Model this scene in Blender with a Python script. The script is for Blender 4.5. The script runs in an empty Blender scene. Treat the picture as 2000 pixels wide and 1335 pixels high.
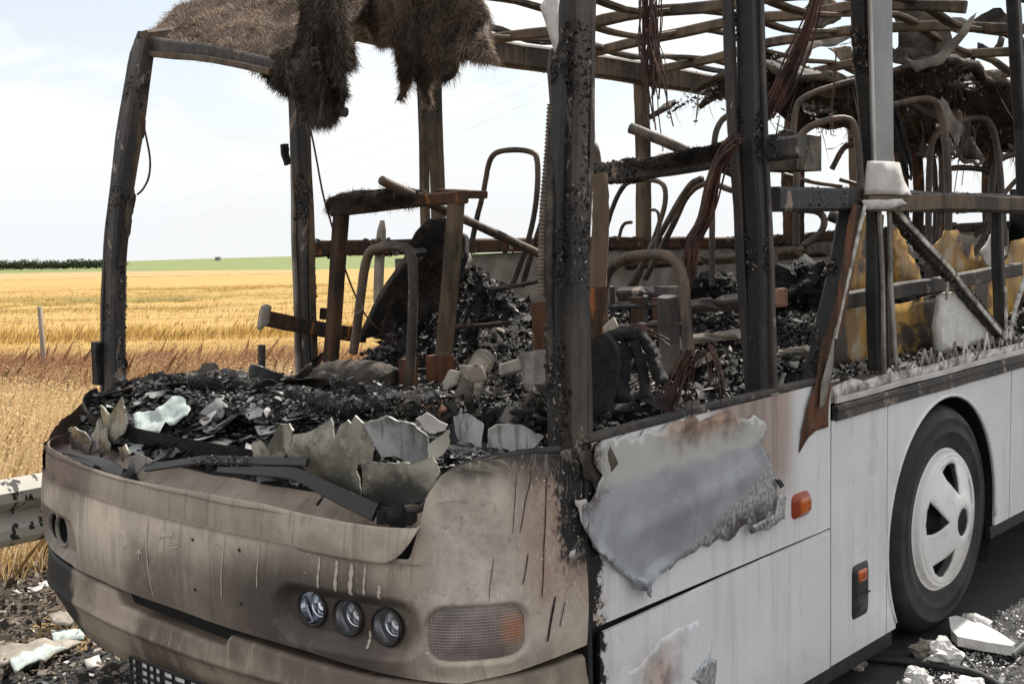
import bpy, math, random
import numpy as np
from mathutils import Vector, Matrix, noise as mn
from mathutils.geometry import delaunay_2d_cdt
random.seed(7); RNG = np.random.default_rng(7)
scene = bpy.context.scene
COL = scene.collection

# ------------------------------------------------------------------ camera
# bus frame: X across (near side +1.25), Y from the front backwards, Z up, metres
FPX = 2410.7                                     # focal length in pixels of a 2000 px wide picture
YAW, PIT, ROL = -.7353, -.0995, -.0234
CAM = np.array([3.3717, -2.1544, 1.8265])
_c, _s = math.cos, math.sin
FW = np.array([_s(YAW)*_c(PIT), _c(YAW)*_c(PIT), _s(PIT)])
_r = np.cross(FW, [0, 0, 1]); _r /= np.linalg.norm(_r); _u = np.cross(_r, FW)
RT = _c(ROL)*_r + _s(ROL)*_u
UP = -_s(ROL)*_r + _c(ROL)*_u
cam = bpy.data.cameras.new('camera'); camo = bpy.data.objects.new('camera', cam); COL.objects.link(camo)
cam.sensor_width = 36; cam.lens = 36*FPX/2000; cam.clip_start = .05; cam.clip_end = 6000
camo.matrix_world = Matrix(((RT[0], UP[0], -FW[0], CAM[0]), (RT[1], UP[1], -FW[1], CAM[1]), (RT[2], UP[2], -FW[2], CAM[2]), (0, 0, 0, 1)))
scene.camera = camo

# ------------------------------------------------------------------ light
SUN = Vector((-.04, .66, .80)).normalized()      # direction towards the sun
world = bpy.data.worlds.new('World'); scene.world = world; world.use_nodes = True
wt = world.node_tree; wt.nodes.clear()
def wn(t, **k):
    n = wt.nodes.new(t)
    for a, b in k.items(): setattr(n, a, b)
    return n
w_out = wn('ShaderNodeOutputWorld'); w_bg = wn('ShaderNodeBackground'); w_bg.inputs[1].default_value = .09
w_sky = wn('ShaderNodeTexSky', sky_type='NISHITA', sun_disc=False)
w_sky.sun_elevation = math.asin(SUN.z); w_sky.sun_rotation = math.atan2(SUN.x, SUN.y)
w_sky.air_density = 1.0; w_sky.dust_density = .25
w_tc = wn('ShaderNodeTexCoord'); w_map = wn('ShaderNodeMapping'); w_map.inputs['Scale'].default_value = (3.2, 3.2, 7.5)
w_n = wn('ShaderNodeTexNoise'); w_n.inputs['Scale'].default_value = 1.5; w_n.inputs['Detail'].default_value = 9; w_n.inputs['Roughness'].default_value = .58; w_n.inputs['Distortion'].default_value = .25
w_r = wn('ShaderNodeValToRGB'); w_r.color_ramp.elements[0].position = .42; w_r.color_ramp.elements[1].position = .54
w_r.color_ramp.elements[0].color = (.56, .56, .56, 1)
w_mix = wn('ShaderNodeMix', data_type='RGBA'); w_mix.inputs['B'].default_value = (9.0, 9.0, 9.0, 1)
L = wt.links.new
L(w_tc.outputs['Generated'], w_map.inputs[0]); L(w_map.outputs[0], w_n.inputs['Vector']); L(w_n.outputs['Fac'], w_r.inputs[0])
w_sep = wn('ShaderNodeSeparateXYZ'); w_hz = wn('ShaderNodeMapRange'); w_hz.inputs['From Min'].default_value = .0; w_hz.inputs['From Max'].default_value = .13; w_hz.inputs['To Min'].default_value = .9; w_hz.inputs['To Max'].default_value = .0
w_mx = wn('ShaderNodeMix', data_type='RGBA'); w_mx.inputs['B'].default_value = (7.5, 7.7, 7.9, 1); L(w_tc.outputs['Generated'], w_sep.inputs[0]); L(w_sep.outputs['Z'], w_hz.inputs['Value']); L(w_hz.outputs[0], w_mx.inputs['Factor']); L(w_mix.outputs['Result'], w_mx.inputs['A'])   # summer haze low in the sky
L(w_r.outputs[0], w_mix.inputs['Factor']); L(w_sky.outputs[0], w_mix.inputs['A']); L(w_mx.outputs['Result'], w_bg.inputs[0]); L(w_bg.outputs[0], w_out.inputs[0])
sl = bpy.data.lights.new('sun', 'SUN'); sl.energy = 5.0; sl.angle = math.radians(.6); sl.color = (1, .95, .87)
so = bpy.data.objects.new('sun', sl); COL.objects.link(so); so.rotation_euler = SUN.to_track_quat('Z', 'Y').to_euler(); so.location = (0, 10, 20)
vs = scene.view_settings; vs.view_transform = 'Standard'; vs.look = 'None'; vs.exposure = 0.44; vs.gamma = 1; vs.use_curve_mapping = False
scene.cycles.max_bounces = 6; scene.cycles.use_denoising = True

# ------------------------------------------------------------------ points
def ray(px, py): return FW + RT*(px-1000)/FPX - UP*(py-667.5)/FPX
def at(px, py, ax, v):                           # the point seen at a pixel on the plane ax = v
    d = ray(px, py); k = 'xyz'.index(ax); return CAM + d*((v-CAM[k])/d[k])
def atd(px, py, d): return CAM + ray(px, py)*d   # ... at distance d
def X_(x): return lambda px, py: at(px, py, 'x', x)
def Y_(y): return lambda px, py: at(px, py, 'y', y)
def Z_(z): return lambda px, py: at(px, py, 'z', z)
def D_(d): return lambda px, py: atd(px, py, d)
# plan of the bowed front, arc-length parametrised
_half = np.array([(0, -.1), (.3, -.092), (.6, -.062), (.85, -.014), (1.0, .04), (1.11, .115), (1.19, .22), (1.235, .34), (1.25, .47)])
def _cat(P, n=10):
    P = np.asarray(P, float); Q = np.vstack([2*P[0]-P[1], P, 2*P[-1]-P[-2]]); o = []
    for i in range(1, len(Q)-2):
        p0, p1, p2, p3 = Q[i-1:i+3]
        for t in np.linspace(0, 1, n, endpoint=False):
            o.append(.5*((2*p1)+(-p0+p2)*t+(2*p0-5*p1+4*p2-p3)*t*t+(-p0+3*p1-3*p2+p3)*t**3))
    o.append(P[-1]); return np.array(o)
_full = np.vstack([(_half*[-1, 1])[::-1][:-1], _half])
PLAN = _cat(_full, 12)
_sl = np.concatenate([[0], np.cumsum(np.linalg.norm(np.diff(PLAN, axis=0), axis=1))]); SL = _sl-_sl[-1]/2
_tan = np.gradient(PLAN, axis=0); _tan /= np.linalg.norm(_tan, axis=1)[:, None]
def s_x(x): return float(np.interp(x, PLAN[:, 0], SL))
def fr(s, z, off=0.0):                           # a point of the front, OFF metres outwards
    p = np.array([np.interp(s, SL, PLAN[:, 0]), np.interp(s, SL, PLAN[:, 1])])
    t = np.array([np.interp(s, SL, _tan[:, 0]), np.interp(s, SL, _tan[:, 1])]); t /= np.linalg.norm(t)
    return np.array([p[0]+t[1]*off, p[1]-t[0]*off, z])
def unF(px, py, off=0.0, dy=0.0):                # pixel on the front surface (offset outwards / shifted back by dy)
    d = ray(px, py); best = None
    A = PLAN + np.array([0, dy]) + np.stack([_tan[:, 1], -_tan[:, 0]], 1)*off
    for a, b in zip(A[:-1], A[1:]):
        e = b-a; det = -d[0]*e[1]+d[1]*e[0]
        if abs(det) < 1e-9: continue
        w = a-CAM[:2]; t = (-w[0]*e[1]+w[1]*e[0])/det; q = (d[0]*w[1]-d[1]*w[0])/det
        if -1e-4 <= q <= 1.0001 and t > 0 and (best is None or t < best): best = t
    if best is None:
        return unF(px+3, py, off, dy) if px < 300 else unF(px-3, py, off, dy)
    return CAM+d*best
def F_(off=0., dy=0.): return lambda px, py: unF(px, py, off, dy)
def nz(v, sc=1., seed=0.): return mn.noise(Vector((v[0]*sc+seed*7.3, v[1]*sc-seed*3.1, v[2]*sc+seed*1.7)))
def nz3(v, sc=1., seed=0.): return np.array([nz(v, sc, seed+k) for k in (.37, 5.21, 9.83)])

# ------------------------------------------------------------------ materials
class Mat:
    def __init__(s, name, rough=.7, metal=0., spec=.4):
        s.m = bpy.data.materials.new(name); s.m.use_nodes = True; s.t = s.m.node_tree; s.b = s.t.nodes['Principled BSDF']
        s.b.inputs['Roughness'].default_value = rough; s.b.inputs['Metallic'].default_value = metal; s.b.inputs['Specular IOR Level'].default_value = spec
        s.tc = s.n('ShaderNodeTexCoord').outputs['Object']
    def n(s, t, **k):
        n = s.t.nodes.new(t)
        for a, b in k.items(): setattr(n, a, b)
        return n
    def l(s, a, b): s.t.links.new(a, b)
    def put(s, sock, v):
        if isinstance(v, bpy.types.NodeSocket): s.l(v, sock)
        elif isinstance(v, (tuple, list)): sock.default_value = (*v, 1) if len(sock.default_value) == 4 and len(v) == 3 else v
        else: sock.default_value = v
    def map(s, scale=(1, 1, 1), rot=(0, 0, 0), loc=(0, 0, 0)):
        m = s.n('ShaderNodeMapping'); s.l(s.tc, m.inputs[0]); m.inputs['Scale'].default_value = scale; m.inputs['Rotation'].default_value = rot; m.inputs['Location'].default_value = loc
        return m.outputs[0]
    def noise(s, scale=5, detail=4, rough=.6, vec=None, dist=0):
        n = s.n('ShaderNodeTexNoise'); n.inputs['Scale'].default_value = scale; n.inputs['Detail'].default_value = detail; n.inputs['Roughness'].default_value = rough; n.inputs['Distortion'].default_value = dist
        s.l(vec or s.tc, n.inputs['Vector']); return n.outputs['Fac']
    def vor(s, scale=5, vec=None, feature='F1', out='Distance'):
        n = s.n('ShaderNodeTexVoronoi', feature=feature); n.inputs['Scale'].default_value = scale; s.l(vec or s.tc, n.inputs['Vector']); return n.outputs[out]
    def ramp(s, f, stops, interp='LINEAR'):
        n = s.n('ShaderNodeValToRGB'); s.l(f, n.inputs[0]); r = n.color_ramp; r.interpolation = interp
        while len(r.elements) < len(stops): r.elements.new(.5)
        for e, (p, c) in zip(r.elements, stops):
            e.position = p; e.color = (*c, 1) if isinstance(c, tuple) else (c, c, c, 1)
        return n.outputs[0]
    def mix(s, f, a, b, mode='MIX'):
        n = s.n('ShaderNodeMix', data_type='RGBA', blend_type=mode); s.put(n.inputs['Factor'], f); s.put(n.inputs['A'], a); s.put(n.inputs['B'], b); return n.outputs['Result']
    def math(s, op, a, b=0., clamp=False):
        n = s.n('ShaderNodeMath', operation=op); n.use_clamp = clamp; s.put(n.inputs[0], a); s.put(n.inputs[1], b); return n.outputs[0]
    def xyz(s):
        n = s.n('ShaderNodeSeparateXYZ'); s.l(s.tc, n.inputs[0]); return n.outputs
    def ss(s, v, a, b):                          # smoothstep
        n = s.n('ShaderNodeMapRange', interpolation_type='SMOOTHSTEP'); s.put(n.inputs['Value'], v); n.inputs['From Min'].default_value = a; n.inputs['From Max'].default_value = b; return n.outputs[0]
    def island(s): return s.n('ShaderNodeNewGeometry').outputs['Random Per Island']
    def col(s, c): s.put(s.b.inputs['Base Color'], c); return s
    def rough(s, r): s.put(s.b.inputs['Roughness'], r); return s
    def translucent(s, f=.45):
        o = [n for n in s.t.nodes if n.type == 'OUTPUT_MATERIAL'][0]; tr = s.n('ShaderNodeBsdfTranslucent'); mx = s.n('ShaderNodeMixShader'); mx.inputs[0].default_value = f
        s.l(s.b.inputs['Base Color'].links[0].from_socket, tr.inputs[0]); s.l(s.b.outputs[0], mx.inputs[1]); s.l(tr.outputs[0], mx.inputs[2]); s.l(mx.outputs[0], o.inputs[0]); return s
    def bump(s, h, strength=.4, dist=.01):
        n = s.n('ShaderNodeBump'); n.inputs['Strength'].default_value = strength; n.inputs['Distance'].default_value = dist; s.l(h, n.inputs['Height']); s.l(n.outputs[0], s.b.inputs['Normal']); return s

MT = {}
def steel(name, dark, brown, grey, amt=.5, rough=.75, pale=(.42, .36, .30), paleamt=.70):
    m = Mat(name, rough); a = m.noise(3.0, 5, .65); v = m.noise(1.0, 5, .6, m.map((26, 26, 2.2))); b = m.noise(38, 4, .7)
    c = m.mix(m.ss(m.math('ADD', m.math('MULTIPLY', a, .6), m.math('MULTIPLY', v, .4)), amt-.08, amt+.10), dark, brown)
    c = m.mix(m.ss(b, .58, .75), c, grey)
    p = m.noise(9, 5, .72, m.map((1, 1, .45)), .6)
    c = m.mix(m.ss(p, paleamt, paleamt+.025), c, pale)
    m.col(c).bump(m.math('ADD', m.noise(55, 5, .7), m.math('MULTIPLY', v, .6)), .55, .006); MT[name] = m.m
steel('char_steel', (.030, .0285, .0285), (.088, .070, .057), (.10, .09, .08), .52, .62, (.25, .195, .155), .60)
steel('black_frame', (.013, .0125, .013), (.036, .031, .028), (.05, .047, .045), .58, .5, (.20, .165, .135), .655)
steel('brown_steel', (.030, .024, .018), (.13, .088, .054), (.17, .14, .11), .47, .75, (.26, .21, .15), .68)
steel('rust_steel', (.020, .014, .011), (.085, .040, .019), (.07, .048, .034), .49, .85, (.26, .095, .028), .60)
steel('rust_mid', (.026, .016, .011), (.13, .050, .020), (.10, .07, .05), .48, .8, (.30, .26, .22), .64)
steel('rust_bright', (.05, .024, .012), (.15, .058, .020), (.09, .05, .03), .46, .85, (.26, .10, .032), .62)
steel('roof_steel', (.05, .038, .028), (.15, .105, .068), (.16, .13, .10), .50, .75, (.2, .16, .12), .70)
steel('tube_steel', (.034, .028, .024), (.125, .084, .056), (.20, .17, .15), .50, .5, (.30, .26, .22), .66)

def soot_front():
    m = Mat('soot_front', .55); x, y, z = m.xyz()
    big = m.noise(2.0, 4, .55); mid = m.noise(9, 5, .62); st = m.noise(1, 4, .6, m.map((34, 10, 1.6)))
    c = m.mix(m.ss(big, .36, .62), (.25, .205, .165), (.68, .575, .46))
    c = m.mix(m.math('MULTIPLY', m.ss(st, .50, .66), .5), c, (.15, .12, .098)); c = m.mix(m.math('MULTIPLY', m.ss(m.noise(1, 3, .6, m.map((70, 20, 2.2), (0, 0, 0), (3, 1, 0))), .56, .66), .35), c, (.44, .37, .29))
    c = m.mix(m.math('MULTIPLY', m.ss(mid, .48, .7), .35), c, (.42, .36, .29))
    # burn towards the lamps and the lower edge on the near half
    lx = m.math('MULTIPLY', m.ss(x, .15, .62), m.math('SUBTRACT', 1., m.ss(x, .86, 1.02)))
    c = m.mix(m.math('MULTIPLY', m.math('MULTIPLY', lx, m.math('SUBTRACT', 1., m.ss(z, .74, .97))), .92), c, (.055, .040, .034))
    # far corner darkened, pinkish burnt paint
    c = m.mix(m.math('MULTIPLY', m.math('SUBTRACT', 1., m.ss(m.math('ADD', x, m.math('MULTIPLY', mid, .5)), -.75, .0)), m.math('ADD', m.math('MULTIPLY', m.ss(z, .88, .95), .6), .3)), c, (.060, .042, .036))
    # near corner: pale smoke-washed skin, then pink, then black at the seam
    cor = m.math('MULTIPLY', m.ss(x, 1.0, 1.1), m.ss(z, .60, .72))
    c = m.mix(m.math('MULTIPLY', cor, .75), c, m.mix(m.ss(mid, .3, .7), (.38, .325, .275), (.66, .585, .51)))
    pink = m.math('MULTIPLY', m.ss(m.math('ADD', y, m.math('MULTIPLY', mid, .16)), .27, .40), m.ss(z, .62, .9))
    c = m.mix(m.math('MULTIPLY', pink, .8), c, (.31, .205, .155))
    sp = m.noise(55, 4, .75); edge = m.math('ADD', m.math('ADD', y, m.math('MULTIPLY', big, .18)), m.math('MULTIPLY', sp, .20))
    blk = m.math('MULTIPLY', m.ss(edge, .535, .575), m.ss(m.math('ADD', z, m.math('MULTIPLY', mid, .4)), .98, 1.12))
    c = m.mix(blk, c, (.012, .011, .011))
    topb = m.math('MULTIPLY', m.ss(m.math('ADD', z, m.math('MULTIPLY', m.noise(7, 3, .5), .16)), 1.15, 1.275), m.ss(x, 1.0, 1.1)); c = m.mix(m.math('MULTIPLY', m.ss(m.math('ADD', z, m.math('MULTIPLY', m.noise(30, 4, .7), .03)), 1.202, 1.21), m.ss(x, 1.0, 1.1)), c, (.42, .34, .27))
    c = m.mix(m.math('MULTIPLY', topb, .9), c, (.016, .013, .012))
    # spatter and scrapes
    spat = m.ss(m.noise(75, 2, .5), .72, .75); c = m.mix(m.math('MULTIPLY', spat, m.ss(x, .1, .4)), c, (.62, .56, .47))
    scr = m.noise(1, 5, .7, m.map((60, 40, 9), (.3, .5, .2)), 1.5); c = m.mix(m.math('MULTIPLY', m.ss(scr, .60, .68), .55), c, (.60, .55, .47)); c = m.mix(m.math('MULTIPLY', m.ss(m.noise(16, 5, .75, None, 2.5), .56, .68), .4), c, (.07, .055, .046)); c = m.mix(m.math('MULTIPLY', m.ss(m.noise(4.5, 5, .7, None, 1.5), .55, .66), .5), c, (.46, .40, .32))
    s2 = m.noise(1, 4, .65, m.map((130, 130, 30), (.25, .35, .6)), 1.2); c = m.mix(m.math('MULTIPLY', m.math('MULTIPLY', m.ss(s2, .60, .66), m.ss(m.noise(5, 3, .6), .42, .55)), m.math('MULTIPLY', m.ss(x, .85, 1.05), .5)), c, (.70, .65, .57))
    sw = m.noise(3.2, 3, .5, None, 4.); c = m.mix(m.math('MULTIPLY', m.math('MULTIPLY', m.ss(sw, .53, .57), m.math('SUBTRACT', 1., m.ss(sw, .58, .63))), m.math('MULTIPLY', m.ss(x, .95, 1.1), .16)), c, (.62, .56, .48))
    chip = m.ss(m.noise(24, 4, .7), .735, .75); c = m.mix(chip, c, (.03, .024, .02))
    lz_ = m.math('MULTIPLY', m.math('MULTIPLY', m.ss(x, -.05, .6), m.math('SUBTRACT', 1., m.ss(x, .88, 1.03))), m.math('SUBTRACT', 1., m.ss(m.math('ADD', z, m.math('MULTIPLY', m.noise(6, 3, .5), .12)), .84, .98)))
    c = m.mix(m.math('MULTIPLY', lz_, .70), c, (.055, .042, .036))
    dn = m.math('SUBTRACT', 1., m.ss(m.math('ADD', z, m.math('MULTIPLY', m.noise(4, 3, .5), .14)), .70, .96)); c = m.mix(m.math('MULTIPLY', m.math('MULTIPLY', dn, m.math('SUBTRACT', 1., m.ss(x, .95, 1.1))), .55), c, (.10, .076, .064))
    br = m.math('MULTIPLY', m.ss(z, .915, .93), m.math('SUBTRACT', 1., m.ss(m.math('ADD', x, m.math('MULTIPLY', mid, .3)), .55, .9))); c = m.mix(m.math('MULTIPLY', br, .5), c, (.15, .112, .092))
    fl_ = m.math('MULTIPLY', m.math('SUBTRACT', 1., m.ss(m.math('ADD', x, m.math('MULTIPLY', m.noise(5, 4, .6), .5)), -.55, .0)), m.ss(z, .90, .94))
    c = m.mix(m.math('MULTIPLY', fl_, .72), c, m.mix(m.ss(mid, .4, .6), (.075, .052, .045), (.20, .135, .11)))
    m.col(c).rough(m.ramp(mid, [(.3, .48), (.7, .75)])).bump(m.math('ADD', mid, m.noise(90, 3, .6)), .12, .004); MT['soot_front'] = m.m
soot_front()
def soot_bumper():
    m = Mat('soot_bumper', .6); x, y, z = m.xyz(); big = m.noise(2.6, 4, .6); st = m.noise(1, 4, .65, m.map((28, 10, 1.3))); f = m.noise(60, 3, .7)
    c = m.mix(m.ss(big, .38, .62), (.15, .115, .09), (.40, .325, .25))
    c = m.mix(m.math('MULTIPLY', m.ss(st, .55, .68), .55), c, (.42, .36, .28))
    c = m.mix(m.ss(m.math('ADD', m.math('MULTIPLY', x, -1.), m.math('MULTIPLY', m.noise(5, 4, .6), .5)), .86, .97), c, (.020, .020, .021))
    c = m.mix(m.math('MULTIPLY', m.ss(f, .6, .75), .4), c, (.05, .04, .035))
    m.col(c).bump(m.math('ADD', f, st), .15, .004); MT['soot_bumper'] = m.m
soot_bumper()
def white_paint():
    m = Mat('white_paint', .38); x, y, z = m.xyz(); big = m.noise(1.6, 4, .6); st = m.noise(1, 4, .6, m.map((1, 22, 1.4))); mid = m.noise(14, 5, .65)
    c = m.mix(m.ss(big, .35, .7), (.72, .725, .74), (.65, .65, .655))
    c = m.mix(m.math('MULTIPLY', m.ss(st, .48, .70), .42), c, (.50, .455, .41)); c = m.mix(m.math('MULTIPLY', m.ss(m.noise(4.5, 5, .7, None, 1.), .56, .70), .35), c, (.50, .47, .44))
    # scorched strip behind the torn skin and below the window line
    sc = m.math('MULTIPLY', m.math('MULTIPLY', m.ss(y, 1.02, 1.2), m.math('SUBTRACT', 1., m.ss(m.math('ADD', y, m.math('MULTIPLY', st, .14)), 1.60, 1.76))), m.ss(m.math('ADD', z, m.math('MULTIPLY', mid, .2)), .80, 1.12))
    c = m.mix(m.math('MULTIPLY', sc, .85), c, m.mix(m.ss(st, .4, .6), (.34, .245, .20), (.20, .14, .115)))
    # burnt lower front of the hatch
    hb = m.math('MULTIPLY', m.math('SUBTRACT', 1., m.ss(m.math('ADD', y, m.math('MULTIPLY', mid, .25)), .92, 1.12)), m.math('SUBTRACT', 1., m.ss(m.math('ADD', z, m.math('MULTIPLY', mid, .1)), .50, .66)))
    hb = m.math('MULTIPLY', hb, m.ss(y, .62, .8))
    c = m.mix(m.math('MULTIPLY', hb, .8), c, m.mix(m.ss(m.noise(1, 4, .6, m.map((1, 14, 8), (.6, 0, 0))), .42, .6), (.16, .10, .078), (.52, .38, .31)))
    fr_ = m.math('SUBTRACT', 1., m.ss(m.math('ADD', y, m.math('MULTIPLY', mid, .22)), .60, .74))
    c = m.mix(m.math('MULTIPLY', fr_, .5), c, (.40, .345, .29))
    blk = m.math('SUBTRACT', 1., m.ss(m.math('ADD', m.math('ADD', y, m.math('MULTIPLY', m.noise(30, 4, .7), .16)), m.math('MULTIPLY', big, .10)), .655, .675))
    c = m.mix(blk, c, m.mix(m.ss(m.noise(13, 4, .7), .58, .6), (.012, .011, .011), (.45, .36, .29)))
    drt = m.noise(1, 5, .72, m.map((30, 26, 8), (.2, .1, .4))); c = m.mix(m.math('MULTIPLY', m.ss(drt, .69, .73), .8), c, (.14, .11, .09))
    c = m.mix(m.math('MULTIPLY', m.ss(m.noise(120, 2, .5), .735, .75), .7), c, (.10, .085, .07))
    low = m.math('SUBTRACT', 1., m.ss(m.math('ADD', z, m.math('MULTIPLY', mid, .18)), .20, .40)); c = m.mix(m.math('MULTIPLY', low, .28), c, (.36, .325, .29))
    m.col(c).bump(m.noise(2.2, 2, .5), .05, .02); MT['white_paint'] = m.m
white_paint()
def bare_sheet():
    m = Mat('bare_sheet', .42, .25); x, y, z = m.xyz(); big = m.noise(2.4, 4, .6, None, .8); mid = m.noise(12, 5, .7); fi = m.noise(60, 4, .7)
    c = m.mix(m.ss(big, .35, .65), (.27, .28, .30), (.42, .44, .47))
    c = m.mix(m.math('MULTIPLY', m.ss(m.noise(1, 4, .6, m.map((1, 3, 9), (.55, 0, 0)), .8), .6, .72), .5), c, (.60, .61, .63))
    up = m.ss(m.math('ADD', z, m.math('MULTIPLY', mid, .07)), 1.085, 1.12); c = m.mix(m.math('MULTIPLY', up, .85), c, (.50, .50, .475))
    # flaked lower band
    low = m.math('SUBTRACT', 1., m.ss(m.math('SUBTRACT', z, m.math('MULTIPLY', m.math('SUBTRACT', y, .5), .36)), .60, .66))
    c = m.mix(m.math('MULTIPLY', low, .8), c, m.mix(m.ss(fi, .44, .56), (.20, .215, .225), (.50, .505, .49)))
    ru = m.math('MULTIPLY', m.math('MULTIPLY', m.ss(y, .74, .98), m.math('SUBTRACT', 1., m.ss(y, 1.22, 1.36))), m.ss(m.math('ADD', z, m.math('MULTIPLY', mid, .16)), 1.16, 1.27))
    c = m.mix(m.math('MULTIPLY', ru, .9), c, m.mix(m.ss(mid, .35, .6), (.30, .135, .05), (.09, .045, .025)))
    bl = m.math('MULTIPLY', m.math('MULTIPLY', m.ss(y, 1.0, 1.28), m.math('SUBTRACT', 1., m.ss(y, 1.36, 1.5))), m.math('MULTIPLY', m.ss(z, .74, .8), m.math('SUBTRACT', 1., m.ss(z, .82, .9))))
    c = m.mix(m.math('MULTIPLY', bl, m.ss(mid, .38, .55)), c, (.06, .05, .045))
    le = m.math('SUBTRACT', 1., m.ss(m.math('ADD', y, m.math('MULTIPLY', mid, .2)), .585, .68)); le = m.math('MULTIPLY', le, m.ss(z, .98, 1.06))
    c = m.mix(m.math('MULTIPLY', le, .9), c, m.mix(m.ss(fi, .5, .6), (.03, .022, .02), (.30, .21, .16)))
    m.col(c).bump(m.math('ADD', m.math('MULTIPLY', mid, .5), m.noise(3, 3, .5)), .25, .02); MT['bare_sheet'] = m.m
bare_sheet()
def simple(name, c1, c2, scale=8, rough=.7, metal=0., bs=.3, bd=.01, spec=.4, detail=5):
    m = Mat(name, rough, metal, spec); a = m.noise(scale, detail, .65); m.col(m.mix(m.ss(a, .36, .64), c1, c2)).bump(m.noise(scale*3, 5, .7), bs, bd); MT[name] = m.m; return m
simple('char', (.005, .005, .006), (.026, .023, .021), 22, .6, 0, 1., .03)
simple('char_brown', (.020, .016, .013), (.10, .080, .060), 9, .8, 0, .8, .02)
simple('rubber', (.012, .012, .013), (.030, .029, .028), 9, .6, 0, .15)
simple('black_plastic', (.011, .011, .012), (.026, .025, .024), 20, .42, 0, .12)
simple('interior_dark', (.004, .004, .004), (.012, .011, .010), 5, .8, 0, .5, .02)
simple('foam', (.72, .71, .69), (.55, .53, .50), 7, .9, 0, .6, .02)
simple('hose_green', (.035, .05, .04), (.02, .025, .022), 20, .5)
simple('wire_copper', (.030, .016, .013), (.105, .048, .034), 14, .6, 0, .3)
simple('glass_edge', (.40, .41, .35), (.16, .155, .13), 20, .4)
simple('felt', (.075, .060, .050), (.19, .15, .12), 14, .9, 0, .9, .02)
simple('conduit', (.10, .078, .062), (.19, .155, .125), 16, .8)
simple('silver_cover', (.155, .155, .155), (.215, .215, .212), 3, .38, .6, .05)
simple('pale_skin', (.58, .56, .54), (.42, .39, .36), 5, .5, 0, .12)
simple('seam_white', (.62, .60, .55), (.16, .135, .115), 15, .8, 0, .4)
simple('timber_grey', (.22, .19, .155), (.36, .32, .27), 8, .85)
simple('copper_pad', (.34, .18, .12), (.22, .11, .075), 12, .6)
simple('cloth', (.50, .56, .53), (.36, .41, .385), 10, .85, 0, .4)
simple('pale_shell', (.30, .27, .24), (.12, .105, .09), 6, .8, 0, .5)
def shard():
    m = Mat('shard_glass', .32); i = m.island(); a = m.noise(4, 5, .65); b = m.noise(20, 4, .7); x, y, z = m.xyz()
    c = m.mix(m.ss(a, .36, .62), (.145, .135, .105), (.36, .345, .285)); c = m.mix(m.math('MULTIPLY', m.ss(b, .5, .7), .4), c, (.45, .43, .37))
    c = m.mix(m.math('MULTIPLY', m.ss(m.noise(7, 5, .7, None, .6), .48, .62), .8), c, (.045, .042, .036)); c = m.mix(m.math('SUBTRACT', 1., m.ss(m.math('ADD', z, m.math('MULTIPLY', m.noise(8, 4, .6), .16)), 1.14, 1.22)), c, (.035, .034, .031)); cr = m.vor(44, None, 'DISTANCE_TO_EDGE'); c = m.mix(m.math('MULTIPLY', m.math('SUBTRACT', 1., m.ss(cr, .0, .05)), m.math('MULTIPLY', m.ss(m.noise(3.5, 2, .5), .42, .56), .5)), c, (.05, .046, .038)); m.col(c).bump(b, .25, .006); MT['shard_glass'] = m.m
    m = Mat('shard_grey', .35); a = m.noise(5, 5, .65); c = m.mix(m.ss(a, .38, .6), (.13, .132, .13), (.30, .30, .295)); c = m.mix(m.math('MULTIPLY', m.ss(m.noise(1, 4, .6, m.map((60, 60, 6), (.2, .3, 0))), .5, .62), .6), c, (.06, .058, .055)); m.col(c).bump(m.noise(30, 4, .7), .25, .006); MT['shard_grey'] = m.m
shard()
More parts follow.
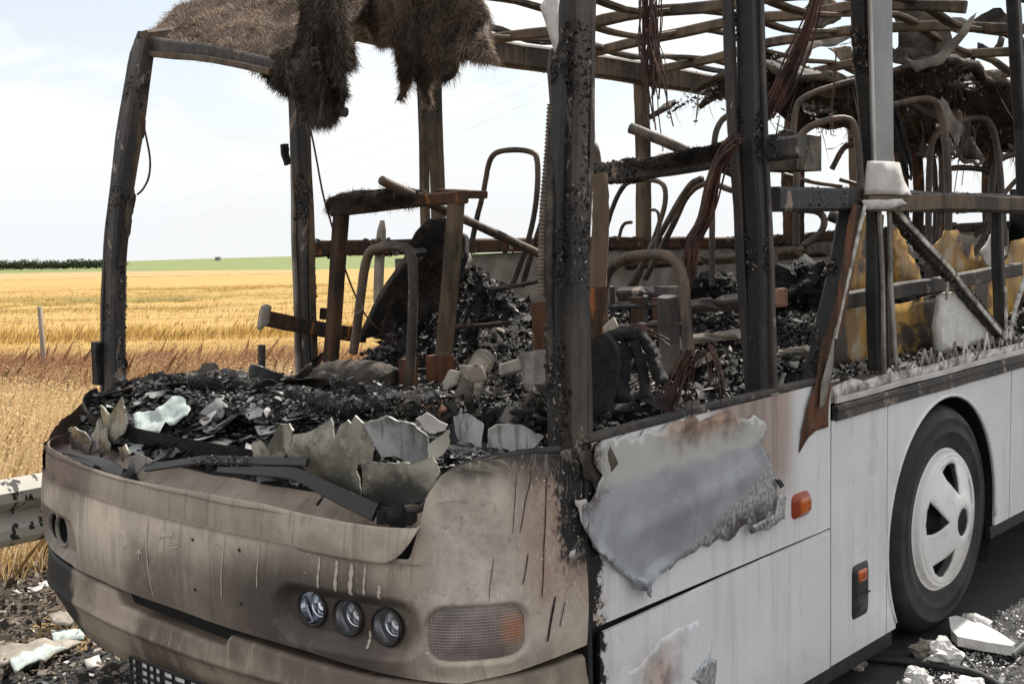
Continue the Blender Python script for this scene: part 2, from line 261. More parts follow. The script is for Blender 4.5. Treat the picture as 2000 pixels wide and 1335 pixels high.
def ash():
    m = Mat('ash_flakes', .68, 0, .35); i = m.island()
    c = m.ramp(i, [(0, (.010, .010, .011)), (.45, (.022, .021, .021)), (.55, (.055, .049, .044)), (.70, (.14, .126, .112)), (.84, (.27, .25, .225)), (.945, (.48, .46, .43))], 'CONSTANT')  # char and ash tones, with more pale flakes to stand for sun glints
    m.col(m.mix(m.math('MULTIPLY', m.noise(60, 3, .6), .5), c, (.02, .019, .018))); MT['ash_flakes'] = m.m
    m = Mat('dash_flakes', .62, 0, .35); i = m.island()
    c = m.ramp(i, [(0, (.018, .018, .02)), (.34, (.06, .057, .055)), (.56, (.14, .135, .13)), (.78, (.27, .265, .26)), (.91, (.42, .42, .41)), (.97, (.50, .56, .53))], 'CONSTANT')
    m.col(m.mix(m.math('MULTIPLY', m.noise(40, 3, .6), .5), c, (.03, .029, .028))); MT['dash_flakes'] = m.m
    m = Mat('fibre', .75, 0, .3); i = m.island()
    m.col(m.ramp(i, [(0, (.10, .075, .06)), (.35, (.20, .145, .11)), (.62, (.32, .235, .18)), (.84, (.46, .36, .28)), (.95, (.58, .48, .38))])); m.col(m.mix(m.ss(m.noise(7, 4, .6), .46, .62), m.b.inputs['Base Color'].links[0].from_socket, (.12, .092, .075))).translucent(.5); MT['fibre'] = m.m
    m = Mat('fibre_dark', .75, 0, .3); i = m.island()
    m.col(m.ramp(i, [(0, (.035, .03, .027)), (.4, (.085, .068, .056)), (.75, (.17, .13, .10)), (.95, (.30, .24, .19))])); m.col(m.mix(m.ss(m.noise(7, 4, .6), .45, .62), m.b.inputs['Base Color'].links[0].from_socket, (.040, .033, .028))).translucent(.4); MT['fibre_dark'] = m.m
    m = Mat('crust_flakes', .7, 0, .3); m.col(m.ramp(m.island(), [(0, (.012, .011, .011)), (.5, (.03, .026, .023)), (.74, (.075, .062, .052)), (.90, (.20, .16, .13)), (.97, (.34, .29, .24))], 'CONSTANT')); MT['crust_flakes'] = m.m
    m = Mat('rubble', .9, 0, .3); i = m.island()
    m.col(m.ramp(i, [(0, (.035, .029, .025)), (.30, (.09, .074, .06)), (.54, (.17, .14, .11)), (.74, (.26, .215, .17)), (.88, (.38, .34, .29)), (.96, (.52, .52, .49))], 'CONSTANT')); MT['rubble'] = m.m
    m = Mat('foam_crumbs', .9); m.col(m.ramp(m.island(), [(0, (.08, .075, .07)), (.3, (.4, .39, .37)), (.6, (.72, .70, .68))], 'CONSTANT')); MT['foam_crumbs'] = m.m
ash()
def yellow():
    m = Mat('yellow_lining', .36, .1); big = m.noise(3.2, 4, .6, None, .6); mid = m.noise(14, 5, .7); st = m.noise(1, 4, .6, m.map((4, 7, 1.2)))
    c = m.mix(m.ss(st, .38, .62), (.46, .255, .045), (.22, .125, .035)); c = m.mix(m.math('MULTIPLY', m.ss(mid, .5, .7), .4), c, (.55, .38, .14))
    c = m.mix(m.ss(big, .50, .58), c, (.035, .026, .018)); c = m.mix(m.math('MULTIPLY', m.ss(m.noise(6, 4, .6), .58, .68), .7), c, (.42, .38, .31))
    m.col(c).bump(m.math('ADD', st, mid), .2, .01); MT['yellow_lining'] = m.m
yellow()
def misc():
    m = Mat('tyre', .62); r = m.noise(6, 3, .6); m.col(m.mix(m.ss(r, .4, .65), (.013, .013, .014), (.035, .033, .031))).bump(m.noise(90, 2, .5), .1, .003); MT['tyre'] = m.m
    m = Mat('wheel_white', .36); a = m.noise(6, 5, .7); b = m.noise(26, 5, .7); c = m.mix(m.ss(a, .48, .72), (.72, .71, .70), (.52, .485, .45)); c = m.mix(m.math('MULTIPLY', m.ss(b, .64, .72), .7), c, (.17, .14, .115)); m.col(c); MT['wheel_white'] = m.m
    m = Mat('chrome', .12, 1.); m.col((.62, .64, .68)); MT['chrome'] = m.m
    m = Mat('bowl', .22, .85); a = m.noise(30, 3, .6); m.col(m.mix(a, (.34, .34, .35), (.62, .62, .62))); MT['bowl'] = m.m
    m = Mat('orange_lens', .16, 0, .6); a = m.noise(12, 4, .6); m.col(m.mix(m.ss(a, .45, .65), (.50, .105, .014), (.30, .055, .012))); m.b.inputs['Transmission Weight'].default_value = 0.; MT['orange_lens'] = m.m
    m = Mat('lens_frame', .3); a = m.noise(20, 4, .6); m.col(m.mix(a, (.34, .06, .015), (.20, .032, .012))); MT['lens_frame'] = m.m
    m = Mat('signal_lens', .22, 0, .6); x, y, z = m.xyz(); a = m.noise(9, 4, .6)
    g1 = m.math('SINE', m.math('MULTIPLY', z, 6.283/.008)); g2 = m.math('SINE', m.math('MULTIPLY', m.math('ADD', m.math('MULTIPLY', x, .65), m.math('MULTIPLY', y, .76)), 6.283/.008))
    c = m.mix(m.ss(a, .35, .7), (.17, .135, .12), (.33, .28, .25)); glow = m.math('MULTIPLY', m.ss(y, .17, .22), m.math('SUBTRACT', 1., m.ss(y, .225, .29))); glow = m.math('MULTIPLY', glow, m.math('MULTIPLY', m.ss(z, .67, .73), m.math('SUBTRACT', 1., m.ss(z, .74, .80)))); c = m.mix(m.math('MULTIPLY', glow, .7), c, (.46, .16, .055))
    gm = m.math('MAXIMUM', m.ss(g1, .6, .95), m.ss(g2, .6, .95)); c = m.mix(m.math('MULTIPLY', gm, .45), c, (.08, .062, .055)); m.col(c).bump(m.math('ADD', g1, g2), .25, .003); MT['signal_lens'] = m.m
    m = Mat('asphalt', .88); a = m.noise(130, 3, .7); b = m.noise(1.4, 5, .65); c = m.mix(a, (.018, .018, .019), (.055, .054, .053)); c = m.mix(m.ss(b, .5, .66), c, (.013, .013, .013)); c = m.mix(m.math('MULTIPLY', m.ss(m.noise(60, 3, .7), .70, .73), .8), c, (.42, .41, .40)); m.col(c).bump(a, .5, .006); MT['asphalt'] = m.m
    m = Mat('burnt_verge', .92); a = m.noise(45, 5, .75); b = m.noise(2.2, 5, .65); c = m.mix(m.ss(a, .35, .65), (.035, .029, .024), (.16, .125, .095)); c = m.mix(m.ss(b, .48, .60), c, m.mix(a, (.11, .085, .06), (.26, .19, .12))); m.col(c).bump(a, .8, .02); MT['burnt_verge'] = m.m
    m = Mat('guardrail_zinc', .7); a = m.noise(4, 4, .6); b = m.noise(17, 4, .6, m.map((1, 1, .6))); c = m.mix(a, (.50, .47, .40), (.38, .36, .31)); c = m.mix(m.ss(b, .565, .59), c, (.03, .028, .024)); m.col(c); MT['guardrail_zinc'] = m.m
    m = Mat('soil_field', .95); x, y, z = m.xyz(); a = m.noise(.55, 5, .65); b = m.noise(6, 4, .7); lo = m.noise(.03, 4, .6)
    c = m.mix(m.ss(b, .3, .7), (.31, .19, .05), (.46, .295, .09)); c = m.mix(m.math('MULTIPLY', m.ss(a, .45, .7), .5), c, (.49, .35, .13)); c = m.mix(m.math('MULTIPLY', m.ss(lo, .5, .66), .5), c, (.40, .27, .09)); m.col(c).bump(b, .5, .1); MT['wheat_field'] = m.m
    m = Mat('verge_soil', .95); b = m.noise(9, 4, .7); m.col(m.mix(b, (.20, .13, .06), (.42, .29, .13))).bump(b, .5, .05); MT['verge_soil'] = m.m
    m = Mat('green_crop', .95); b = m.noise(.12, 5, .65, m.map((1, 1, 1))); m.col(m.mix(m.ss(b, .35, .65), (.125, .155, .045), (.205, .235, .08))); MT['green_crop'] = m.m
    m = Mat('red_field', .95); b = m.noise(.1, 5, .65); m.col(m.mix(b, (.36, .21, .085), (.48, .30, .13))); MT['red_field'] = m.m
    for nm, st in (('straw', [(0, (.46, .31, .14)), (.4, (.64, .46, .23)), (.8, (.76, .60, .36)), (1, (.80, .68, .46))]),
                   ('red_straw', [(0, (.20, .095, .05)), (.4, (.34, .18, .095)), (.8, (.46, .27, .15)), (1, (.56, .37, .22))]),
                   ('wheat', [(0, (.31, .185, .045)), (.4, (.46, .285, .08)), (.8, (.56, .37, .12)), (1, (.62, .46, .20))]),
                   ('green_wheat', [(0, (.10, .11, .03)), (.5, (.25, .23, .06)), (1, (.45, .35, .09))]),
                   ('leaf', [(0, (.03, .045, .02)), (.5, (.05, .072, .035)), (1, (.085, .105, .055))])):
        m = Mat(nm, .8, 0, .2); m.col(m.ramp(m.island(), st)).translucent(.5); MT[nm] = m.m
    m = Mat('wood_post', .85); a = m.noise(1, 4, .6, m.map((30, 30, 2))); m.col(m.mix(a, (.20, .16, .125), (.38, .32, .27))); MT['wood_post'] = m.m
    m = Mat('mast_grey', .6, .3); m.col((.42, .42, .43)); MT['mast_grey'] = m.m
    m = Mat('fence_wire', .5, .5); m.col((.28, .22, .17)); MT['fence_wire'] = m.m
    m = Mat('hut_grey', .8); m.col((.22, .22, .22)); MT['hut_grey'] = m.m
    m = Mat('plate_white', .4); m.col((.62, .62, .60)); MT['plate_white'] = m.m
    m = Mat('drip_paint', .5); m.col(m.mix(m.noise(40, 3, .6), (.56, .50, .42), (.40, .35, .28))); MT['drip_paint'] = m.m
    m = Mat('emblem_pale', .6); m.col(m.mix(m.noise(60, 3, .6), (.62, .55, .45), (.40, .34, .27))); MT['emblem_pale'] = m.m
    m = Mat('drip_tar', .3); m.col((.012, .010, .009)); MT['drip_tar'] = m.m
    m = Mat('wiper_black', .38); m.col(m.mix(m.noise(9, 4, .6), (.014, .014, .016), (.035, .033, .032))); MT['wiper_black'] = m.m
misc()

# ------------------------------------------------------------------ mesh helpers
def mk(name, V, F, mat, parent=None, smooth=False, kind=None, label=None, cat=None, group=None, solid=0, loc=None, rim=None):
    me = bpy.data.meshes.new(name); V = np.asarray(V, float)
    if loc is not None: V = V-np.asarray(loc, float)
    me.from_pydata([tuple(v) for v in V], [], [tuple(int(i) for i in f) for f in F]); me.materials.append(MT[mat])
    if smooth: me.polygons.foreach_set('use_smooth', [True]*len(me.polygons))
    me.update()
    o = bpy.data.objects.new(name, me); COL.objects.link(o)
    if loc is not None: o.location = tuple(loc)
    if parent: o.parent = parent
    if rim: me.materials.append(MT[rim])
    if solid:
        md = o.modifiers.new('thickness', 'SOLIDIFY'); md.thickness = solid; md.offset = 0
        if rim: md.material_offset_rim = 1
    tag(o, label, cat, group, kind); return o
def mk_tris(name, V, mat, parent=None, kind='stuff', nper=3, **k):      # V: (n*nper,3) soup of separate polygons
    V = np.ascontiguousarray(V, np.float32).reshape(-1, 3); n = len(V)//nper
    me = bpy.data.meshes.new(name); me.vertices.add(len(V)); me.vertices.foreach_set('co', V.ravel())
    me.loops.add(n*nper); me.loops.foreach_set('vertex_index', np.arange(n*nper, dtype=np.int32))
    me.polygons.add(n); me.polygons.foreach_set('loop_start', np.arange(0, n*nper, nper, dtype=np.int32)); me.update(calc_edges=True)
    me.materials.append(MT[mat]); o = bpy.data.objects.new(name, me); COL.objects.link(o)
    if parent: o.parent = parent
    tag(o, k.get('label'), k.get('cat'), k.get('group'), kind); return o
def tag(o, label=None, cat=None, group=None, kind=None):
    for a, b in (('label', label), ('category', cat), ('group', group), ('kind', kind)):
        if b: o[a] = b
def empty(name, loc, label, cat, group=None):
    o = bpy.data.objects.new(name, None); COL.objects.link(o); o.location = tuple(loc); tag(o, label, cat, group); return o
def resample(pts, step):
    pts = np.asarray(pts, float); d = np.concatenate([[0], np.cumsum(np.linalg.norm(np.diff(pts, axis=0), axis=1))])
    n = max(2, int(d[-1]/step)+1); t = np.linspace(0, d[-1], n); return np.stack([np.interp(t, d, pts[:, k]) for k in range(3)], 1)
def chaikin(pts, it=3):
    P = np.asarray(pts, float)
    for _ in range(it):
        Q = [P[0]]
        for a, b in zip(P[:-1], P[1:]): Q += [a*.75+b*.25, a*.25+b*.75]
        Q.append(P[-1]); P = np.array(Q)
    return P
def sweep(pts, prof, ref):                       # closed profile swept along a polyline
    P = np.asarray(pts, float); n = len(P); T = np.gradient(P, axis=0); T /= np.linalg.norm(T, axis=1)[:, None]+1e-12
    V, F = [], []; m = len(prof(0)); a = np.asarray(ref, float)
    for i in range(n):
        t = T[i]; r = a-(a@t)*t
        if np.linalg.norm(r) < .05: r = np.cross(t, [.3, .5, .8])
        r /= np.linalg.norm(r); u = np.cross(t, r); a = r if False else a
        for q in prof(i): V.append(P[i]+r*q[0]+u*q[1])
    for i in range(n-1):
        for j in range(m): k = (j+1) % m; F.append((i*m+j, i*m+k, (i+1)*m+k, (i+1)*m+j))
    F.append(tuple(range(m))[::-1]); F.append(tuple((n-1)*m+j for j in range(m))); return V, F
_sd = [0]
def beam_vf(pts, w, h, ref=(1, 0, 0), warp=.004, step=.05, taper=None):
    P = resample(pts, step); sd = int(abs(P[0][1])*613+abs(P[-1][2])*977+abs(P[0][0])*331) % 991
    if warp: P = np.array([p+nz3(p, 2.3, sd)*warp*1.6 for p in P])
    b = min(w, h)*.16
    def prof(i):
        j = [1+nz(P[i], 14, sd+k)*warp*9 for k in range(2)] if warp else (1, 1); f = taper(i/(len(P)-1)) if taper else 1
        a, c = w/2*j[0]*f, h/2*j[1]*f
        return [(a-b, -c), (a, -c+b), (a, c-b), (a-b, c), (-a+b, c), (-a, c-b), (-a, -c+b), (-a+b, -c)]
    return sweep(P, prof, ref)
def beam(name, pts, w, h, mat, parent, ref=(1, 0, 0), warp=.004, step=.05, taper=None, **k):
    V, F = beam_vf(pts, w, h, ref, warp, step, taper); return mk(name, V, F, mat, parent, **k)
def tube_vf(pts, r, n=8, warp=0., rad=None, step=None):
    P = np.asarray(pts, float) if step is None else resample(pts, step); _sd[0] += 1; sd = _sd[0]
    # parallel-transport frame
    T = np.gradient(P, axis=0); T /= np.linalg.norm(T, axis=1)[:, None]+1e-12
    u = np.cross(T[0], [.31, .52, .79]); u /= np.linalg.norm(u); V, F = [], []
    for i, p in enumerate(P):
        u = u-(u@T[i])*T[i]; u /= np.linalg.norm(u)+1e-12; v = np.cross(T[i], u); rr = (rad(i/(len(P)-1)) if rad else r)
        for j in range(n):
            q = rr*(1+(nz(p+u*j, 20, sd)*warp if warp else 0)); a = 2*math.pi*j/n; V.append(p+q*(math.cos(a)*u+math.sin(a)*v))
    for i in range(len(P)-1):
        for j in range(n): k = (j+1) % n; F.append((i*n+j, i*n+k, (i+1)*n+k, (i+1)*n+j))
    F.append(tuple(range(n))[::-1]); F.append(tuple((len(P)-1)*n+j for j in range(n))); return V, F
def tube(name, pts, r, mat, parent=None, n=8, it=3, warp=.12, **k):
    kk = {a: k.pop(a) for a in ('rad', 'step') if a in k}; V, F = tube_vf(chaikin(pts, it), r, n, warp, **kk); return mk(name, V, F, mat, parent, smooth=True, **k)
def join(L):
    V, F, o = [], [], 0
    for v, f in L:
        V += list(v); F += [tuple(i+o for i in q) for q in f]; o += len(v)
    return V, F
def lathe(prof, c, axis, n=28, up=(0, 0, 1)):
    a = np.asarray(axis, float); a /= np.linalg.norm(a); u = np.cross(a, up); u /= np.linalg.norm(u); v = np.cross(a, u); V, F = [], []; m = len(prof); c = np.asarray(c, float)
    for j in range(n):
        t = 2*math.pi*j/n; d = math.cos(t)*u+math.sin(t)*v
        for r, h in prof: V.append(c+d*r+a*h)
    for j in range(n):
        k = (j+1) % n
        for i in range(m-1): F.append((j*m+i, k*m+i, k*m+i+1, j*m+i+1))
    return V, F
def inside(p, poly):
    x, y = p; r = False; n = len(poly); j = n-1
    for i in range(n):
        xi, yi = poly[i]; xj, yj = poly[j]
        if (yi > y) != (yj > y) and x < (xj-xi)*(y-yi)/(yj-yi)+xi: r = not r
        j = i
    return r
def dense(poly, step, jag=0., seed=0, closed=True):
    o = []; n = len(poly)
    for i in range(n if closed else n-1):
        a = np.array(poly[i], float); b = np.array(poly[(i+1) % n], float); d = np.linalg.norm(b-a); k = max(1, int(round(d/step)))
        for t in range(k):
            q = a+(b-a)*t/k
            if jag and t: q = q+np.array([nz((q[0], q[1], 3.), .45/step, seed), nz((q[0], q[1], 9.), .45/step, seed+5)])*jag*1.6
            o.append((q[0], q[1]))
    return o
def cdt(outline, step, holes=(), jag=0., seed=0):
    """triangulated sheet inside an outline: 2-D points and triangles"""
    loops = [dense(outline, step, jag, seed)]+[dense(h, step, jag, seed+3) for h in holes]
    pts, ed = [], []
    for lp in loops:
        s = len(pts); pts += lp; ed += [(s+i, s+(i+1) % len(lp)) for i in range(len(lp))]
    A = np.array(loops[0]); x0, y0 = A.min(0); x1, y1 = A.max(0); rnd = random.Random(seed)
    nx, ny = int((x1-x0)/step)+1, int((y1-y0)/step)+1
    allb = np.array(pts)
    for i in range(nx):
        for j in range(ny):
            q = (x0+(i+.5+rnd.uniform(-.3, .3))*step, y0+(j+.5+rnd.uniform(-.3, .3))*step)
            if inside(q, loops[0]) and not any(inside(q, h) for h in loops[1:]) and ((allb-q)**2).sum(1).min() > (.5*step)**2: pts.append(q)
    r = delaunay_2d_cdt([Vector(p) for p in pts], ed, [], 0, 1e-6); V = [(v.x, v.y) for v in r[0]]; T = []
    for f in r[2]:
        c = (sum(V[i][0] for i in f)/3, sum(V[i][1] for i in f)/3)
        if inside(c, loops[0]) and not any(inside(c, h) for h in loops[1:]): T.append(tuple(f))
    return V, T
def sheet(name, outline, mapper, step, mat, parent=None, holes=(), jag=0., warp=0., wsc=3., solid=.003, seed=None, disp=None, smooth=True, **k):
    seed = (int(abs(outline[0][0])*37+abs(outline[1][1])*91+len(outline)*7) % 997) if seed is None else seed
    V2, T = cdt(outline, step, holes, jag, seed); V = []
    for v in V2:
        p = np.asarray(mapper(*v), float)
        if warp: p = p+nz3(p, wsc, seed)*warp
        if disp is not None: p = p+disp(v, p)
        V.append(p)
    return mk(name, V, T, mat, parent, smooth=smooth, solid=solid, **k)
def grid(name, fn, nu, nv, mat, parent=None, smooth=True, hole=None, **k):
    V = [fn(i/(nu-1), j/(nv-1)) for i in range(nu) for j in range(nv)]; F = []
    for i in range(nu-1):
        for j in range(nv-1):
            if hole and hole((i+.5)/(nu-1), (j+.5)/(nv-1)): continue
            F.append((i*nv+j, (i+1)*nv+j, (i+1)*nv+j+1, i*nv+j+1))
    return mk(name, V, F, mat, parent, smooth=smooth, **k)
def blades(pos, dirs, length, width, bend, rng=RNG):
    """thin two-piece blades as a soup of triangles with 3 triangles sharing nothing but position"""
    n = len(pos); d = dirs/np.linalg.norm(dirs, axis=1)[:, None]; s = np.cross(d, rng.normal(size=(n, 3))); s /= np.linalg.norm(s, axis=1)[:, None]
    L = np.asarray(length).reshape(-1, 1); W = np.asarray(width).reshape(-1, 1); mid = pos+d*L*.55+bend*.3; tip = pos+d*L+bend
    return np.stack([pos-s*W, pos+s*W, mid+s*W*.7, tip, mid-s*W*.7], 1)     # one 5-gon each
def flakes(pos, size, tilt=.5, rng=RNG, normal=None, k=5):
    n = len(pos); N = rng.normal(size=(n, 3))*tilt+(np.array([0, 0, 1.]) if normal is None else normal); N /= np.linalg.norm(N, axis=1)[:, None]
    U = np.cross(N, rng.normal(size=(n, 3))); U /= np.linalg.norm(U, axis=1)[:, None]; W = np.cross(N, U); a0 = rng.uniform(0, 6.28, n); asp = rng.uniform(.3, 1, n); out = []
    for j in range(k):
        a = a0+2*math.pi*j/k+rng.uniform(-.35, .35, n); r = size*rng.uniform(.55, 1.15, n)
        out.append(pos+U*(np.cos(a)*r)[:, None]+W*(np.sin(a)*r*asp)[:, None]+N*(rng.uniform(-.12, .12, n)*size)[:, None])
    return np.stack(out, 1)
def sample_tris(V, T, n, rng=RNG):
    V = np.asarray(V); T = np.asarray(T); a, b, c = V[T[:, 0]], V[T[:, 1]], V[T[:, 2]]; N = np.cross(b-a, c-a); A = np.linalg.norm(N, axis=1)
    i = rng.choice(len(T), n, p=A/A.sum()); u, v = rng.random(n), rng.random(n); f = u+v > 1; u[f] = 1-u[f]; v[f] = 1-v[f]
    return a[i]+(b-a)[i]*u[:, None]+(c-a)[i]*v[:, None], N[i]/(A[i][:, None]+1e-12)
#PART2
# ================================================================== setting
FH = np.array([-.6708, .7416]); RH = np.array([.7416, .6708])        # level view direction and its right
def slp(x, y): return (x-CAM[0])*FH[0]+(y-CAM[1])*FH[1]
def terr(x, y): return -.0353*max(0., slp(x, y)-6.)
def pol(s, l): q = CAM[:2]+FH*s+RH*(l*s); return q[0], q[1]          # distance, sideways ratio
def ground():
    ss = np.concatenate([[-40, -20, -8], np.arange(-4, 8, .5), np.geomspace(8, 2500, 60)]); V, F = [], []; ls = np.linspace(-1, 1, 61)
    for s in ss:
        for l in ls:
            q = CAM[:2]+FH*s+RH*l*max(30, abs(s)*2.2); z = -.0353*max(0., s-6.); V.append((q[0], q[1], z-.012))
    n = len(ls)
    for i in range(len(ss)-1):
        for j in range(n-1): F.append((i*n+j, i*n+j+1, (i+1)*n+j+1, (i+1)*n+j))
    mk('ground', V, F, 'verge_soil', kind='structure', smooth=True)
ground()
def strip_mesh(name, x0, x1, mat, dz, y0=-40, y1=200, nx=10, ny=120, bump=0., wob=0.):
    V, F = [], []
    for i in range(ny):
        y = y0+(y1-y0)*i/(ny-1)
        for j in range(nx):
            x = x0+(x1-x0)*j/(nx-1)
            if wob and j == 0: x += nz((0, y, 0), .6, 2)*wob
            V.append((x, y, terr(x, y)+dz+(nz((x, y, 0), 1.7, 4)*bump if bump else 0)))
    for i in range(ny-1):
        for j in range(nx-1): F.append((i*nx+j, i*nx+j+1, (i+1)*nx+j+1, (i+1)*nx+j))
    return mk(name, V, F, mat, kind='structure', smooth=True)
strip_mesh('road', -1.55, 12, 'asphalt', -.004)
strip_mesh('verge', -5.2, -1.5, 'burnt_verge', .004, -8, 14, 40, 220, .035, .8)
# --- wheat field, a raised uneven crop with lodged lanes
def lodged(s, l):
    a = nz((l*5.0, math.log(s)*17, .3), 1., 3)+.5*nz((l*14, math.log(s)*30, .7), 1., 8)
    w = math.exp(-((math.log(s)-math.log(50))/.30)**2)+.5*math.exp(-((math.log(s)-math.log(95))/.12)**2)
    return max(0., min(1., (a+.10)*3.6))*min(1, w)
def wheat():
    ss = np.geomspace(18.2, 520, 240); ls = np.linspace(-.85, .75, 330); V, F, lo = [], [], []
    for s in ss:
        for l in ls:
            x, y = pol(s, l); d = lodged(s, l); V.append((x, y, terr(x, y)+.02+.60*max(0, min(1, (s-18.2)/4.5))+.07*nz((x*.5, y*.5, 0))+.05*nz((x*2, y*2, 0))-.42*d)); lo.append(d)
    n = len(ls)
    for i in range(len(ss)-1):
        for j in range(n-1): F.append((i*n+j, i*n+j+1, (i+1)*n+j+1, (i+1)*n+j))
    o = mk('wheat_field', V, F, 'wheat_field', kind='structure', smooth=True)
    at_ = o.data.attributes.new('lodged', 'FLOAT', 'POINT'); at_.data.foreach_set('value', lo)
    m = MT['wheat_field']; t = m.node_tree; a = t.nodes.new('ShaderNodeAttribute'); a.attribute_name = 'lodged'; b = t.nodes['Principled BSDF']
    src = b.inputs['Base Color'].links[0].from_socket; mx = t.nodes.new('ShaderNodeMix'); mx.data_type = 'RGBA'; mx.inputs['B'].default_value = (.115, .12, .03, 1)
    mu = t.nodes.new('ShaderNodeMath'); mu.operation = 'MULTIPLY'; mu.inputs[1].default_value = .95; t.links.new(a.outputs['Fac'], mu.inputs[0])
    t.links.new(mu.outputs[0], mx.inputs['Factor']); t.links.new(src, mx.inputs['A']); t.links.new(mx.outputs['Result'], b.inputs['Base Color'])
wheat()
def far_strip(name, mat, s0, s1, l0, l1, z0, z1, wob=0., tap=0.):
    def fn(u, v):
        s = s0+(s1-s0)*v; l = l0+(l1-l0)*u; x, y = pol(s, l); return (x, y, terr(x, y)+z0+(z1-z0)*v*(1-tap*u**3)+wob*nz((l*4, 0, 0), 1, 5)*v)
    grid(name, fn, 80, 8, mat, kind='structure')
far_strip('stubble_field', 'red_field', 215, 420, -.62, -.16, .66, 2.0, 0, .95)
far_strip('green_field', 'green_crop', 440, 1700, -1.1, .9, .4, 17, 4.)
# --- far wood and trees: leaf clumps
def leaf_mass(name, spots, label, cat, kind=None, mat='leaf', n=900):
    P = []
    for (s, l, h, w) in spots:
        x, y = pol(s, l); g = terr(x, y)+hill(s)
        q = RNG.normal(size=(n, 3)); q /= np.linalg.norm(q, axis=1)[:, None]; q *= RNG.random((n, 1))**.4
        P.append(flakes(np.stack([x+q[:, 0]*w, y+q[:, 1]*w, g+h*.52+q[:, 2]*h*.5], 1), RNG.uniform(.25, .7, n), 2.))
    mk_tris(name, np.concatenate(P).reshape(-1, 3), mat, kind=kind, nper=5, label=label, cat=cat)
def hill(s): return .4+16.6*max(0, min(1, (s-440)/1260))
spots = []
for i in range(70):
    l = -.56+.245*i/69; spots.append((760-i*1.2, l, 5.2+2.6*random.random()-2.0*(i/69)+.0, 4.2))
leaf_mass('wood', spots, 'dark green wood along the far edge of the wheat field', 'wood', 'stuff', n=320)
for i, (px, h) in enumerate(((655, 8), (672, 9.5), (690, 8.5), (706, 7), (760, 8.5), (778, 7.5))):
    leaf_mass('distant_tree', [(1250, (px-1000)/FPX, h, 4.4+.4*i)], 'tiny dark tree on the horizon beyond the green field', 'tree', n=260)
    bpy.context.scene.collection.objects[-1]['group'] = 'trees on the horizon'
    o = COL.objects[-1]
    x, y = pol(1250, (px-1000)/FPX); V, F = tube_vf([(x, y, terr(x, y)+hill(1250)-.3), (x, y, terr(x, y)+hill(1250)+h*.5)], .3, 6); mk('trunk', V, F, 'wood_post', o)
# --- small hut on the skyline
x, y = pol(1150, (431-1000)/FPX); z = terr(x, y)+hill(1150)
def boxvf(c, sx, sy, sz, rot=0.):
    ca, sa = math.cos(rot), math.sin(rot); V = []
    for dx in (-1, 1):
        for dy in (-1, 1):
            for dz in (-1, 1): V.append((c[0]+ca*dx*sx/2-sa*dy*sy/2, c[1]+sa*dx*sx/2+ca*dy*sy/2, c[2]+dz*sz/2))
    return V, [(0, 1, 3, 2), (4, 6, 7, 5), (0, 4, 5, 1), (2, 3, 7, 6), (0, 2, 6, 4), (1, 5, 7, 3)]
hut = empty('hut', (x, y, z), 'tiny grey hut alone on the skyline', 'hut')
V, F = boxvf((0, 0, 1.4), 4.2, 3.4, 3.2, .5); mk('wall', V, F, 'hut_grey', hut); V, F = boxvf((0, 0, 3.15), 4.8, 4., .35, .5); mk('roof', V, F, 'hut_grey', hut)
# --- lattice mast and its overhead wires
def mast():
    s = 300; l = (1159-1000)/FPX; x, y = pol(s, l); z0 = terr(x, y); H = 55; e = empty('lattice_mast', (x, y, z0), 'thin grey lattice mast standing in the fields behind the bus', 'mast')
    wd = lambda h: 1.7-1.35*h/H
    cor = [(1, 1), (1, -1), (-1, -1), (-1, 1)]
    for a, b in cor:
        V, F = tube_vf([(a*wd(0), b*wd(0), 0), (a*wd(H), b*wd(H), H)], .09, 5); mk('leg', V, F, 'mast_grey', e)
    L_ = []; hs = [0]
    while hs[-1] < H-1: hs.append(hs[-1]+max(1.1, wd(hs[-1])*1.7))
    for h0, h1 in zip(hs[:-1], hs[1:]):
        h1 = min(h1, H)
        for k in range(4):
            a, b = cor[k], cor[(k+1) % 4]; L_.append(tube_vf([(a[0]*wd(h0), a[1]*wd(h0), h0), (b[0]*wd(h1), b[1]*wd(h1), h1)], .05, 4)); L_.append(tube_vf([(b[0]*wd(h0), b[1]*wd(h0), h0), (a[0]*wd(h1), a[1]*wd(h1), h1)], .05, 4))
    V, F = join(L_); mk('bracing', V, F, 'mast_grey', e, kind='stuff')
    return np.array([x, y, z0+H])
mt = mast()
for k, (dl, dz) in enumerate(((-.06, -3.), (0., -6.), (.05, -9.))):
    b = np.array([*pol(900, -.30+dl), 0]); b[2] = terr(b[0], b[1])+30
    a = mt+np.array([0, 0, dz]); P = [a+(b-a)*t+np.array([0, 0, -18*t*(1-t)]) for t in np.linspace(0, 1, 30)]; V, F = tube_vf(P, .022, 4)
    mk('overhead_wire', V, F, 'mast_grey', label=('topmost', 'middle', 'lowest')[k]+' thin overhead wire sagging from the lattice mast', cat='wire', group='overhead wires', loc=P[0])
